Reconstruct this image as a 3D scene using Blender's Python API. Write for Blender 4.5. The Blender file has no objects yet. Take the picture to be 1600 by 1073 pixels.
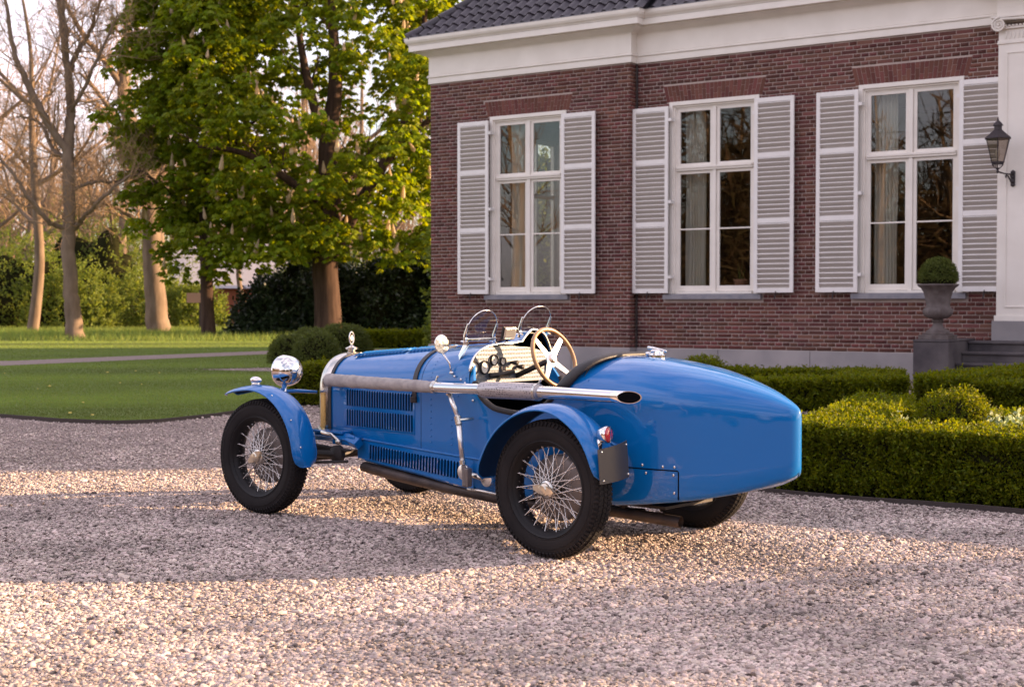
import bpy, bmesh, math, random
import numpy as np
from mathutils import Vector, Matrix, Euler
R = math.radians
S = bpy.context.scene
COL = S.collection
random.seed(7)
rng = np.random.default_rng(7)

# ---------------------------------------------------------------- camera, sky, sun, exposure
PITCH = math.atan((536.5-476)/2200.0)
cam_d = bpy.data.cameras.new('camera'); cam = bpy.data.objects.new('camera', cam_d); COL.objects.link(cam)
cam.location = (0, 0, 1.3)
cam.rotation_euler = (R(90)-PITCH, 0, 0)
cam_d.sensor_width = 36.0; cam_d.lens = 2200/1600*36.0
cam_d.clip_start = 0.1; cam_d.clip_end = 2000
cam_d.dof.use_dof = True; cam_d.dof.focus_distance = 7.9; cam_d.dof.aperture_fstop = 5.0
S.camera = cam

SUN_EL = R(13.0)
SUN_DIR = Vector((1.0, 0.14, 0)).normalized()       # horizontal direction towards the sun
sun_az = math.atan2(SUN_DIR.x, SUN_DIR.y)
w = bpy.data.worlds.new('World'); S.world = w; w.use_nodes = True
wn = w.node_tree; wn.nodes.clear()
wo = wn.nodes.new('ShaderNodeOutputWorld'); bg = wn.nodes.new('ShaderNodeBackground')
sky = wn.nodes.new('ShaderNodeTexSky'); sky.sky_type = 'NISHITA'; sky.sun_disc = False
sky.sun_elevation = SUN_EL; sky.sun_rotation = sun_az
sky.air_density = 1.0; sky.dust_density = 1.6; sky.ozone_density = 1.0
tc = wn.nodes.new('ShaderNodeTexCoord')
mp = wn.nodes.new('ShaderNodeMapping'); mp.inputs['Scale'].default_value = (1.0, 1.0, 2.6)
nz = wn.nodes.new('ShaderNodeTexNoise'); nz.inputs['Scale'].default_value = 2.2; nz.inputs['Detail'].default_value = 6; nz.inputs['Roughness'].default_value = .55
cr = wn.nodes.new('ShaderNodeValToRGB'); cr.color_ramp.elements[0].position = .40; cr.color_ramp.elements[0].color = (.12, .12, .12, 1)
cr.color_ramp.elements[1].position = .66; cr.color_ramp.elements[1].color = (.92, .92, .92, 1)
mx = wn.nodes.new('ShaderNodeMix'); mx.data_type = 'RGBA'
mx.inputs['B'].default_value = (7.4, 6.3, 7.0, 1)
wn.links.new(tc.outputs['Generated'], mp.inputs['Vector']); wn.links.new(mp.outputs['Vector'], nz.inputs['Vector'])
wn.links.new(nz.outputs['Fac'], cr.inputs['Fac']); wn.links.new(cr.outputs['Color'], mx.inputs['Factor'])
wn.links.new(sky.outputs['Color'], mx.inputs['A']); wn.links.new(mx.outputs['Result'], bg.inputs['Color'])
bg.inputs['Strength'].default_value = 0.098
wn.links.new(bg.outputs['Background'], wo.inputs['Surface'])

sl = bpy.data.lights.new('sun', 'SUN'); sun = bpy.data.objects.new('sun', sl); COL.objects.link(sun)
sl.energy = 5.0; sl.angle = R(0.6); sl.color = (1.0, .66, .37)
to_sun = Vector((SUN_DIR.x*math.cos(SUN_EL), SUN_DIR.y*math.cos(SUN_EL), math.sin(SUN_EL)))
sun.rotation_euler = (-to_sun).to_track_quat('-Z', 'Y').to_euler()
sun.location = (30, 0, 20)
S.view_settings.view_transform = 'Standard'; S.view_settings.look = 'None'
S.view_settings.gamma = 1.0; S.view_settings.exposure = 1.62
try: S.view_settings.use_curve_mapping = False
except Exception: pass

# ---------------------------------------------------------------- materials
def mat(name, col, rough=.6, metal=0., coat=0., spec=.5, var=0., vscale=8., bump=0., bscale=40., col2=None, attr=None, trans=0., objrand=False, coords='Object', detail=4, stretch=None, vpos=(.35,.65), aniso=None):
    m = bpy.data.materials.new(name); m.use_nodes = True
    nt = m.node_tree; b = nt.nodes['Principled BSDF']; out = nt.nodes['Material Output']
    b.inputs['Base Color'].default_value = (*col, 1); b.inputs['Roughness'].default_value = rough
    b.inputs['Metallic'].default_value = metal; b.inputs['Coat Weight'].default_value = coat
    b.inputs['Specular IOR Level'].default_value = spec; b.inputs['Coat Roughness'].default_value = .03
    tcn = nt.nodes.new('ShaderNodeTexCoord')
    if stretch:
        mpn = nt.nodes.new('ShaderNodeMapping'); mpn.inputs['Scale'].default_value = stretch; nt.links.new(tcn.outputs[coords], mpn.inputs['Vector']); vec = mpn.outputs['Vector']
    else: vec = tcn.outputs[coords]
    cur = None
    if col2 is not None:
        n = nt.nodes.new('ShaderNodeTexNoise'); n.inputs['Scale'].default_value = vscale; n.inputs['Detail'].default_value = detail
        nt.links.new(vec, n.inputs['Vector'])
        rmp = nt.nodes.new('ShaderNodeMapRange'); rmp.inputs['From Min'].default_value = vpos[0]; rmp.inputs['From Max'].default_value = vpos[1]
        nt.links.new(n.outputs['Fac'], rmp.inputs['Value'])
        mxn = nt.nodes.new('ShaderNodeMix'); mxn.data_type = 'RGBA'
        mxn.inputs['A'].default_value = (*col, 1); mxn.inputs['B'].default_value = (*col2, 1)
        nt.links.new(rmp.outputs['Result'], mxn.inputs['Factor']); cur = mxn.outputs['Result']
    if attr or objrand:
        if attr:
            a = nt.nodes.new('ShaderNodeAttribute'); a.attribute_name = attr; fac = a.outputs['Fac']
        else:
            a = nt.nodes.new('ShaderNodeObjectInfo'); fac = a.outputs['Random']
        hs = nt.nodes.new('ShaderNodeHueSaturation')
        mr = nt.nodes.new('ShaderNodeMapRange'); mr.inputs['To Min'].default_value = 1-var; mr.inputs['To Max'].default_value = 1+var
        nt.links.new(fac, mr.inputs['Value']); nt.links.new(mr.outputs['Result'], hs.inputs['Value'])
        mh = nt.nodes.new('ShaderNodeMath'); mh.operation = 'MULTIPLY'; mh.inputs[1].default_value = 7.31
        fr = nt.nodes.new('ShaderNodeMath'); fr.operation = 'FRACT'
        mr2 = nt.nodes.new('ShaderNodeMapRange'); mr2.inputs['To Min'].default_value = .5-.05*var; mr2.inputs['To Max'].default_value = .5+.05*var
        nt.links.new(fac, mh.inputs[0]); nt.links.new(mh.outputs[0], fr.inputs[0]); nt.links.new(fr.outputs[0], mr2.inputs['Value'])
        nt.links.new(mr2.outputs['Result'], hs.inputs['Hue'])
        if cur: nt.links.new(cur, hs.inputs['Color'])
        else: hs.inputs['Color'].default_value = (*col, 1)
        cur = hs.outputs['Color']
    if cur: nt.links.new(cur, b.inputs['Base Color'])
    if bump:
        n2 = nt.nodes.new('ShaderNodeTexNoise'); n2.inputs['Scale'].default_value = bscale; n2.inputs['Detail'].default_value = 5
        nt.links.new(vec, n2.inputs['Vector'])
        bp = nt.nodes.new('ShaderNodeBump'); bp.inputs['Strength'].default_value = min(1, bump); bp.inputs['Distance'].default_value = .01
        nt.links.new(n2.outputs['Fac'], bp.inputs['Height']); nt.links.new(bp.outputs['Normal'], b.inputs['Normal'])
    if trans:
        tr = nt.nodes.new('ShaderNodeBsdfTranslucent')
        if cur:
            br = nt.nodes.new('ShaderNodeHueSaturation'); br.inputs['Value'].default_value = 2.0; br.inputs['Saturation'].default_value = 1.1; br.inputs['Hue'].default_value = .485
            nt.links.new(cur, br.inputs['Color']); nt.links.new(br.outputs['Color'], tr.inputs['Color'])
        else: tr.inputs['Color'].default_value = (min(1, col[0]*2.2), min(1, col[1]*2), col[2], 1)
        ms = nt.nodes.new('ShaderNodeMixShader'); ms.inputs['Fac'].default_value = trans
        nt.links.new(b.outputs['BSDF'], ms.inputs[1]); nt.links.new(tr.outputs['BSDF'], ms.inputs[2])
        nt.links.new(ms.outputs['Shader'], out.inputs['Surface'])
    return m

def glass_mat(name, tint=(1, 1, 1), refl=1.0, ior=1.5):
    m = bpy.data.materials.new(name); m.use_nodes = True
    nt = m.node_tree; nt.nodes.clear(); out = nt.nodes.new('ShaderNodeOutputMaterial')
    t = nt.nodes.new('ShaderNodeBsdfTransparent'); t.inputs['Color'].default_value = (*tint, 1)
    g = nt.nodes.new('ShaderNodeBsdfGlossy'); g.inputs['Roughness'].default_value = .01; g.inputs['Color'].default_value = (refl, refl, refl, 1)
    # Schlick reflectance, the same from both faces of the pane
    gm = nt.nodes.new('ShaderNodeNewGeometry'); vm = nt.nodes.new('ShaderNodeVectorMath'); vm.operation = 'DOT_PRODUCT'
    nt.links.new(gm.outputs['Normal'], vm.inputs[0]); nt.links.new(gm.outputs['Incoming'], vm.inputs[1])
    def mth(op, a, b_=None):
        q = nt.nodes.new('ShaderNodeMath'); q.operation = op
        for i_, v_ in enumerate((a, b_)):
            if v_ is None: continue
            if isinstance(v_, (int, float)): q.inputs[i_].default_value = v_
            else: nt.links.new(v_, q.inputs[i_])
        return q.outputs[0]
    f0 = ((ior-1)/(ior+1))**2
    fr_ = mth('ADD', mth('MULTIPLY', mth('POWER', mth('SUBTRACT', 1.0, mth('ABSOLUTE', vm.outputs['Value'])), 5.0), 1-f0), f0)
    ms = nt.nodes.new('ShaderNodeMixShader')
    nt.links.new(fr_, ms.inputs[0]); nt.links.new(t.outputs[0], ms.inputs[1]); nt.links.new(g.outputs[0], ms.inputs[2])
    nt.links.new(ms.outputs[0], out.inputs['Surface'])
    return m

M = {}
M['blue'] = mat('blue_paint', (.0, .145, .46), rough=.4, coat=1.0, spec=.12, bump=.015, bscale=3)
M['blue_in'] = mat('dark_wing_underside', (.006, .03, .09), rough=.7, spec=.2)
M['chrome'] = mat('polished_chrome', (.82, .80, .78), rough=.06, metal=1)
M['nickel'] = mat('brushed_nickel', (.70, .66, .60), rough=.22, metal=1, bump=.05, bscale=60)
M['brass'] = mat('yellowed_brass', (.75, .60, .28), rough=.25, metal=1)
M['alu'] = mat('bright_aluminium', (.85, .82, .78), rough=.3, metal=1)
M['iron'] = mat('dark_oily_iron', (.045, .038, .036), rough=.55, metal=.4, bump=.2, bscale=30)
M['drum'] = mat('grey_brake_drum', (.22, .19, .18), rough=.5, metal=.6, bump=.15)
M['pipe'] = mat('sooty_steel_pipe', (.10, .075, .065), rough=.5, metal=.5, col2=(.05, .04, .04), vscale=9)
M['tyre'] = mat('black_rubber_tyre', (.013, .011, .012), rough=.8, spec=.25, bump=.12, bscale=55, col2=(.020, .017, .017), vscale=6)
M['leather'] = mat('black_leather', (.022, .019, .020), rough=.5, bump=.3, bscale=90)
M['strapl'] = mat('dark_leather_strap', (.035, .028, .028), rough=.5, bump=.2, bscale=120)
M['wrap'] = mat('grey_heat_wrap_cloth', (.46, .42, .40), rough=.95, spec=.1, col2=(.34, .31, .30), vscale=22, bump=.5, bscale=160)
M['wood'] = mat('tan_steering_wood', (.42, .24, .11), rough=.35, coat=.5, col2=(.30, .16, .07), vscale=20)
M['slot'] = mat('black_slot', (.004, .004, .006), rough=.9, spec=.05)
M['red'] = mat('red_lens', (.45, .01, .02), rough=.08, coat=1)
M['plate'] = mat('blank_dark_plate', (.075, .068, .068), rough=.4, metal=.4)
M['dial'] = mat('cream_dial', (.75, .70, .62), rough=.5)
M['glass'] = glass_mat('clear_glass', (.93, .95, .95), 1.0)
M['windowglass'] = glass_mat('window_glass', (.85, .86, .84), 1.0, 1.5)
M['white'] = mat('white_paint', (.84, .79, .72), rough=.45, col2=(.78, .73, .66), vscale=2.5, bump=.04, bscale=15)
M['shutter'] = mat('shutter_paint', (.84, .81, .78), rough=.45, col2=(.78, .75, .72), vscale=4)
M['slat'] = mat('shaded_shutter_paint', (.52, .47, .43), rough=.5)  # same paint as the shutters, with the shade on the slats put into its colour
M['mortar'] = mat('pale_mortar', (.46, .37, .33), rough=.95, col2=(.36, .29, .26), vscale=3)
BR = dict(rough=.85, spec=.2, bump=.35, bscale=45)
M['brick'] = mat('red_brown_brick', (.15, .058, .046), var=.34, attr='rnd', col2=(.12, .055, .047), vscale=1.4, **BR)
M['brick1'] = mat('red_brown_brick_single', (.15, .058, .046), var=.34, objrand=True, col2=(.145, .066, .055), vscale=1.1, **BR)
M['brickdark'] = mat('dark_arch_brick', (.15, .060, .048), var=.22, objrand=True, **BR)
M['plinth'] = mat('grey_plinth_stone', (.26, .245, .25), rough=.85, col2=(.36, .33, .33), vscale=1.3, bump=.3, bscale=12, detail=8)
M['sill'] = mat('blue_grey_stone', (.20, .20, .23), rough=.7, col2=(.27, .26, .28), vscale=6, bump=.2)
M['stone'] = mat('weathered_blue_stone', (.052, .044, .050), rough=.8, col2=(.12, .105, .105), vscale=2.2, bump=.3, bscale=18, detail=8)
M['urn'] = mat('weathered_urn_iron', (.145, .12, .115), rough=.75, col2=(.085, .065, .06), vscale=7, bump=.3, bscale=35)
M['tile'] = mat('black_glazed_pantile', (.040, .033, .042), rough=.42, var=.25, objrand=True, bump=.1)
M['roof'] = mat('roof_underlay', (.02, .018, .022), rough=.8)
M['zinc'] = mat('zinc_lip', (.20, .20, .22), rough=.5, metal=.6)
M['lantern'] = mat('lantern_iron', (.045, .036, .040), rough=.5, metal=.3)
M['milk'] = glass_mat('frosted_lantern_glass', (.62, .58, .54), 1.0, 1.6)
M['curtain'] = mat('pale_curtain_cloth', (.80, .76, .71), rough=.9, trans=.25)
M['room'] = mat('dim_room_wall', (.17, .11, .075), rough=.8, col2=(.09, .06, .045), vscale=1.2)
M['terracotta'] = mat('terracotta', (.22, .10, .06), rough=.8)
M['bark'] = mat('grey_brown_bark', (.15, .108, .078), rough=.95, spec=.1, col2=(.23, .17, .125), vscale=3.5, bump=1.0, bscale=9, detail=8, stretch=(1, 1, .3))
M['barkdark'] = mat('chestnut_bark', (.050, .032, .026), rough=.95, spec=.1, col2=(.10, .063, .048), vscale=7, bump=1.0, bscale=10, detail=8, stretch=(1, 1, .12))
M['twig'] = mat('warm_twigs', (.32, .215, .13), rough=.95, spec=.1)
M['leaf_chestnut'] = mat('chestnut_leaf', (.165, .21, .012), rough=.5, spec=.25, var=.40, attr='rnd', trans=.45)
M['leaf_fresh'] = mat('fresh_spring_leaf', (.13, .165, .03), rough=.6, spec=.2, var=.35, attr='rnd', trans=.40)
M['leaf_rhodo'] = mat('dark_evergreen_leaf', (.026, .046, .018), rough=.38, spec=.5, var=.5, attr='rnd', trans=.08)
M['leaf_box'] = mat('boxwood_leaf', (.108, .128, .004), rough=.55, spec=.2, var=.5, attr='rnd', trans=.42)
M['leaf_boxd'] = mat('clipped_topiary_leaf', (.095, .118, .026), rough=.55, spec=.2, var=.3, attr='rnd', trans=.25)
M['leaf_var'] = mat('variegated_leaf', (.30, .36, .20), rough=.5, var=.25, attr='rnd', trans=.3)
M['leaf_park'] = mat('brown_green_undergrowth', (.085, .060, .032), rough=.8, spec=.1, var=.5, attr='rnd')
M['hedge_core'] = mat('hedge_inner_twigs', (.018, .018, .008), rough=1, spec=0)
M['blossom'] = mat('cream_blossom', (.52, .40, .28), rough=.8, trans=.3, bump=.5, bscale=30)
M['grass'] = mat('lawn_turf', (.105, .145, .035), rough=.9, spec=.1, col2=(.15, .185, .05), vscale=.9, bump=.5, bscale=60, detail=9, coords='Generated')
M['blade'] = mat('grass_blade', (.145, .195, .045), rough=.7, spec=.2, var=.5, attr='rnd', trans=.30)
M['earth'] = mat('woodland_earth', (.075, .085, .035), rough=.95, spec=.1, col2=(.13, .115, .065), vscale=.12, bump=.6, bscale=3, detail=8)
M['soil'] = mat('bed_soil', (.05, .038, .03), rough=1, spec=.1, bump=.6, bscale=30)
M['gravelbase'] = mat('fine_gravel_base', (.29, .225, .20), rough=.9, spec=.15, col2=(.20, .155, .14), vscale=38, bump=1.0, bscale=60, detail=6)
M['pebble'] = mat('pale_pebble', (.50, .41, .365), rough=.75, spec=.2, var=.45, objrand=True)
M['edging'] = mat('rusty_steel_edging', (.055, .040, .035), rough=.8)
M['barnwall'] = mat('red_barn_brick', (.30, .10, .06), rough=.9)
M['barnroof'] = mat('grey_barn_roof', (.42, .40, .43), rough=.7)
M['sign'] = mat('pale_sign_board', (.36, .22, .15), rough=.6)
M['dandelion'] = mat('yellow_petals', (.65, .50, .12), rough=.8)

# faint waviness in the clear coat of the hand-beaten panels
nt = M['blue'].node_tree; tq = nt.nodes.new('ShaderNodeTexCoord'); nq = nt.nodes.new('ShaderNodeTexNoise'); nq.inputs['Scale'].default_value = 4.5; nq.inputs['Detail'].default_value = 2
bq = nt.nodes.new('ShaderNodeBump'); bq.inputs['Strength'].default_value = .22; bq.inputs['Distance'].default_value = .02
nt.links.new(tq.outputs['Object'], nq.inputs['Vector']); nt.links.new(nq.outputs['Fac'], bq.inputs['Height']); nt.links.new(bq.outputs['Normal'], nt.nodes['Principled BSDF'].inputs['Coat Normal'])
# pebbles: broad patches of darker, damper stones and scattered dark ones
nt = M['pebble'].node_tree; oi_ = nt.nodes.new('ShaderNodeObjectInfo'); n1 = nt.nodes.new('ShaderNodeTexNoise'); n1.inputs['Scale'].default_value = 1.1; n1.inputs['Detail'].default_value = 5
nt.links.new(oi_.outputs['Location'], n1.inputs['Vector']); r1 = nt.nodes.new('ShaderNodeMapRange'); r1.inputs['From Min'].default_value = .35; r1.inputs['From Max'].default_value = .65; r1.inputs['To Min'].default_value = .72; r1.inputs['To Max'].default_value = 1.15
nt.links.new(n1.outputs['Fac'], r1.inputs['Value'])
r2 = nt.nodes.new('ShaderNodeMath'); r2.operation = 'MULTIPLY'; r2.inputs[1].default_value = 13.7; r3 = nt.nodes.new('ShaderNodeMath'); r3.operation = 'FRACT'; r4 = nt.nodes.new('ShaderNodeMath'); r4.operation = 'GREATER_THAN'; r4.inputs[1].default_value = .10
r5 = nt.nodes.new('ShaderNodeMapRange'); r5.inputs['To Min'].default_value = .33
nt.links.new(oi_.outputs['Random'], r2.inputs[0]); nt.links.new(r2.outputs[0], r3.inputs[0]); nt.links.new(r3.outputs[0], r4.inputs[0]); nt.links.new(r4.outputs[0], r5.inputs['Value'])
r6 = nt.nodes.new('ShaderNodeMath'); r6.operation = 'MULTIPLY'; nt.links.new(r5.outputs[0], r6.inputs[0]); nt.links.new(r1.outputs[0], r6.inputs[1])
pb = nt.nodes['Principled BSDF']; src = pb.inputs['Base Color'].links[0].from_socket
sc = nt.nodes.new('ShaderNodeVectorMath'); sc.operation = 'SCALE'; nt.links.new(src, sc.inputs[0]); nt.links.new(r6.outputs[0], sc.inputs['Scale']); nt.links.new(sc.outputs['Vector'], pb.inputs['Base Color'])

# ---------------------------------------------------------------- mesh helpers
def link_mesh(name, me, parent=None, mats=(), smooth=False, loc=None):
    for m_ in (mats if isinstance(mats, (list, tuple)) else [mats]): me.materials.append(m_)
    if smooth:
        me.polygons.foreach_set('use_smooth', [True]*len(me.polygons))
    o = bpy.data.objects.new(name, me); COL.objects.link(o)
    if parent is not None: o.parent = parent
    if loc is not None: o.location = loc
    return o

def tag(o, label=None, cat=None, group=None, kind=None):
    if label: o['label'] = label
    if cat: o['category'] = cat
    if group: o['group'] = group
    if kind: o['kind'] = kind
    return o

def empty(name, loc=(0, 0, 0), rz=0, label=None, cat=None, group=None, kind=None):
    o = bpy.data.objects.new(name, None); COL.objects.link(o); o.location = loc; o.rotation_euler = (0, 0, rz)
    o.empty_display_size = .1
    return tag(o, label, cat, group, kind)

class MB:
    """collects shapes and links them as one mesh object"""
    def __init__(s): s.v = []; s.f = []; s.m = []; s.mi = 0
    def add(s, vs, fs):
        n = len(s.v); s.v.extend([tuple(p) for p in vs]); s.f.extend([tuple(i+n for i in f) for f in fs]); s.m.extend([s.mi]*len(fs)); return s
    def box(s, c, size, rot=None):
        hx, hy, hz = size[0]/2, size[1]/2, size[2]/2
        vs = [Vector((x*hx, y*hy, z*hz)) for x in (-1, 1) for y in (-1, 1) for z in (-1, 1)]
        if rot is not None:
            mt = Euler(rot).to_matrix() if not isinstance(rot, Matrix) else rot
            vs = [mt @ v for v in vs]
        vs = [v+Vector(c) for v in vs]
        return s.add(vs, [(0, 1, 3, 2), (4, 6, 7, 5), (0, 4, 5, 1), (2, 3, 7, 6), (0, 2, 6, 4), (1, 5, 7, 3)])
    def span(s, x0, x1, y0, y1, z0, z1): return s.box(((x0+x1)/2, (y0+y1)/2, (z0+z1)/2), (x1-x0, y1-y0, z1-z0))
    def tube(s, pts, rad, n=10, cap=True, flat=None):
        pts = [Vector(p) for p in pts]; k = len(pts)
        if not hasattr(rad, '__len__'): rad = [rad]*k
        vs = []; up = None
        for i, p in enumerate(pts):
            d = (pts[min(i+1, k-1)]-pts[max(i-1, 0)]).normalized()
            if up is None:
                up = Vector((0, 0, 1)) if abs(d.z) < .9 else Vector((1, 0, 0))
            a = d.cross(up).normalized(); b_ = a.cross(d).normalized(); up = b_
            for j in range(n):
                t = 2*math.pi*j/n
                vs.append(p+(a*math.cos(t)+b_*math.sin(t)*(flat or 1))*rad[i])
        fs = [(i*n+j, i*n+(j+1) % n, (i+1)*n+(j+1) % n, (i+1)*n+j) for i in range(k-1) for j in range(n)]
        if cap: fs += [tuple(range(n-1, -1, -1)), tuple((k-1)*n+j for j in range(n))]
        return s.add(vs, fs)
    def lathe(s, prof, n=32, mt=None, caps=True, a0=0., a1=2*math.pi):
        """prof: (r, z) pairs turned about z; mt places it"""
        full = abs(a1-a0-2*math.pi) < 1e-6; m_ = n if full else n+1
        vs = []
        for r, z in prof:
            for j in range(m_):
                t = a0+(a1-a0)*j/n
                v = Vector((r*math.cos(t), r*math.sin(t), z)); vs.append(mt @ v if mt is not None else v)
        fs = []
        for i in range(len(prof)-1):
            for j in range(n):
                j2 = (j+1) % m_
                fs.append((i*m_+j, i*m_+j2, (i+1)*m_+j2, (i+1)*m_+j))
        if caps and full:
            if prof[0][0] > 1e-5: fs.append(tuple(range(m_-1, -1, -1)))
            if prof[-1][0] > 1e-5: fs.append(tuple((len(prof)-1)*m_+j for j in range(m_)))
        return s.add(vs, fs)
    def loft(s, secs, closed=False, capa=False, capb=False):
        k = len(secs[0]); vs = [p for sec in secs for p in sec]; fs = []
        for i in range(len(secs)-1):
            for j in range(k if closed else k-1):
                j2 = (j+1) % k
                fs.append((i*k+j, i*k+j2, (i+1)*k+j2, (i+1)*k+j))
        if capa: fs.append(tuple(range(k-1, -1, -1)))
        if capb: fs.append(tuple((len(secs)-1)*k+j for j in range(k)))
        return s.add(vs, fs)
    def prism(s, poly, z0, z1):
        n = len(poly)
        vs = [(x, y, z0) for x, y in poly]+[(x, y, z1) for x, y in poly]
        return s.add(vs, [tuple(range(n-1, -1, -1)), tuple(range(n, 2*n))]+[(i, (i+1) % n, n+(i+1) % n, n+i) for i in range(n)])
    def mesh(s, name):
        me = bpy.data.meshes.new(name); me.from_pydata(s.v, [], s.f); me.validate()
        if len(s.m) == len(me.polygons): me.polygons.foreach_set('material_index', s.m)
        me.update(); return me
    def build(s, name, mats, parent=None, smooth=False, loc=None, bevel=0, fix=True, weld=False, sharp=None):
        me = s.mesh(name)
        if fix or weld:
            bm = bmesh.new(); bm.from_mesh(me)
            if weld: bmesh.ops.remove_doubles(bm, verts=bm.verts, dist=1e-5)
            bmesh.ops.recalc_face_normals(bm, faces=bm.faces); bm.to_mesh(me); bm.free()
        o = link_mesh(name, me, parent, mats, smooth, loc)
        if smooth and sharp: me.set_sharp_from_angle(angle=R(sharp))
        if bevel:
            b_ = o.modifiers.new('bevel', 'BEVEL'); b_.width = bevel; b_.segments = 2; b_.limit_method = 'ANGLE'; b_.angle_limit = R(40)
            b_.harden_normals = False
        return o

def fast_mesh(name, V, F, rnd=None, smooth=False):
    """V (n,3), F (m,k) all faces the same size"""
    V = np.asarray(V, np.float32); F = np.asarray(F, np.int32)
    me = bpy.data.meshes.new(name); m_, k = F.shape
    me.vertices.add(len(V)); me.vertices.foreach_set('co', V.ravel())
    me.loops.add(m_*k); me.loops.foreach_set('vertex_index', F.ravel())
    me.polygons.add(m_); me.polygons.foreach_set('loop_start', np.arange(m_, dtype=np.int32)*k)
    try: me.polygons.foreach_set('loop_total', np.full(m_, k, np.int32))
    except Exception: pass
    if rnd is not None:
        a = me.attributes.new('rnd', 'FLOAT', 'FACE'); a.data.foreach_set('value', np.asarray(rnd, np.float32))
    if smooth: me.polygons.foreach_set('use_smooth', np.ones(m_, bool))
    me.update(calc_edges=True); return me

def unit(a): return a/np.maximum(np.linalg.norm(a, axis=-1, keepdims=True), 1e-9)
def rvec(n): return unit(rng.normal(size=(n, 3)))

def rhombi(P, D, N, L, W, fold=.12):
    """leaf quads: base P, direction D, normal N (arrays)"""
    n = len(P); L = np.broadcast_to(np.asarray(L, float), (n,))[:, None]; W = np.broadcast_to(np.asarray(W, float), (n,))[:, None]
    Sd = unit(np.cross(D, N)); N2 = unit(np.cross(Sd, D))
    a = P; b_ = P+D*L*.55+Sd*W*.5+N2*W*fold; c = P+D*L; d = P+D*L*.55-Sd*W*.5+N2*W*fold
    V = np.stack([a, b_, c, d], 1).reshape(-1, 3); F = np.arange(4*n).reshape(n, 4)
    return V, F

def cat_meshes(parts):
    Vs = []; Fs = []; o = 0
    for V, F in parts: Vs.append(V); Fs.append(F+o); o += len(V)
    return np.concatenate(Vs), np.concatenate(Fs)

def sprigs(P, N, k, L, W, spread=.8, up=.3, stem=.03):
    """k small leaves around each point P growing along N"""
    n = len(P)
    D0 = unit(N+up*np.array([0, 0, 1.])+.45*rng.normal(size=(n, 3)))
    parts = []
    Pk = np.repeat(P, k, 0); Dk = np.repeat(D0, k, 0)
    t = np.tile(np.linspace(0, 1, k), n)[:, None]
    base = Pk+Dk*t*stem
    D = unit(Dk+spread*rng.normal(size=(n*k, 3)))
    Nn = unit(Dk+.5*rng.normal(size=(n*k, 3)))
    V, F = rhombi(base, D, Nn, L*rng.uniform(.7, 1.25, n*k), W*rng.uniform(.8, 1.2, n*k))
    r = np.clip(np.repeat(rng.uniform(0, 1, n), k)*.6+rng.uniform(0, .4, n*k), 0, 1)
    return V, F, r
# ================================================================ GROUND, DRIVE, LAWN
def sheet(name, poly, z, m, kind='structure', th=0):
    b = MB(); b.add([(x, y, z) for x, y in poly], [tuple(range(len(poly)))]); me = b.mesh(name)
    bm = bmesh.new(); bm.from_mesh(me); bmesh.ops.triangulate(bm, faces=bm.faces); bmesh.ops.recalc_face_normals(bm, faces=bm.faces)
    for f in bm.faces:
        if f.normal.z < 0: f.normal_flip()
    bm.to_mesh(me); bm.free()
    return tag(link_mesh(name, me, None, m), kind=kind)
sheet('ground', [(-500, -500), (500, -500), (500, 700), (-500, 700)], -.06, M['earth'])
sheet('gravel_drive', [(-25, -12), (26, -12), (26, 30), (-1, 32), (-4, 30.5), (-12, 30.0), (-16, 24), (-25, 20)], 0.0, M['gravelbase'])
LAWN = [(-30, 36), (-18, 23.5), (-9.0, 18.6), (-7.2, 17.2), (-5.9, 16.2), (-5.0, 15.55), (-4.31, 15.27), (-3.89, 15.45), (-3.44, 16.3), (-2.9, 18.0), (-2.35, 20.5), (-2.1, 23.5), (-2.5, 26.0), (-3.6, 26.6), (-5.0, 27.3), (-6.6, 28.1), (-5.2, 29.0), (-3.4, 29.4), (-1.5, 29.6), (-1.2, 32.0), (-1.9, 40), (-1.5, 60), (-60, 75)]
lawn_b = MB(); lawn_b.prism(LAWN, -.02, .016)
lawn = lawn_b.build('lawn', M['grass']); tag(lawn, kind='structure')
b = MB(); 
ed = LAWN[1:14]; secs = []
for i, (x, y) in enumerate(ed):
    a = Vector(ed[max(0, i-1)]); c = Vector(ed[min(len(ed)-1, i+1)]); d = (c-a).normalized(); nrm = Vector((d.y, -d.x))
    secs.append([(x+nrm.x*q, y+nrm.y*q, z) for q, z in ((.004, -.01), (.004, .046), (.016, .046), (.016, -.01))])
b.loft(secs, closed=True); tag(b.build('lawn_edging', M['edging']), 'thin dark steel edging strip curving along the front of the lawn', 'edging')
PATHP = [(-26, 21.0), (-10.9, 29.0), (-6.6, 36.2), (-4.6, 39.5), (-2.2, 41.6), (-2.2, 43.4), (-4.6, 42.2), (-6.9, 39.2), (-11.2, 31.6), (-26, 23.0)]
sheet('path', [(-30, 25.5), (-10.84, 29.3), (-8.4, 33.2), (-6.42, 36.3), (-4.2, 37.6), (-1.6, 38.2), (-1.6, 40.6), (-4.4, 40.4), (-6.8, 39.0), (-9.2, 35.6), (-11.4, 32.1), (-30, 28.5)], .022, M['gravelbase'])
sheet('flower_bed', [(2.0, 9.95), (3.4, 9.0), (5.2, 11.6), (9.0, 16.0), (6.2, 20.0), (3.0, 24.0), (2.4, 15)], .004, M['soil'])

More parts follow.
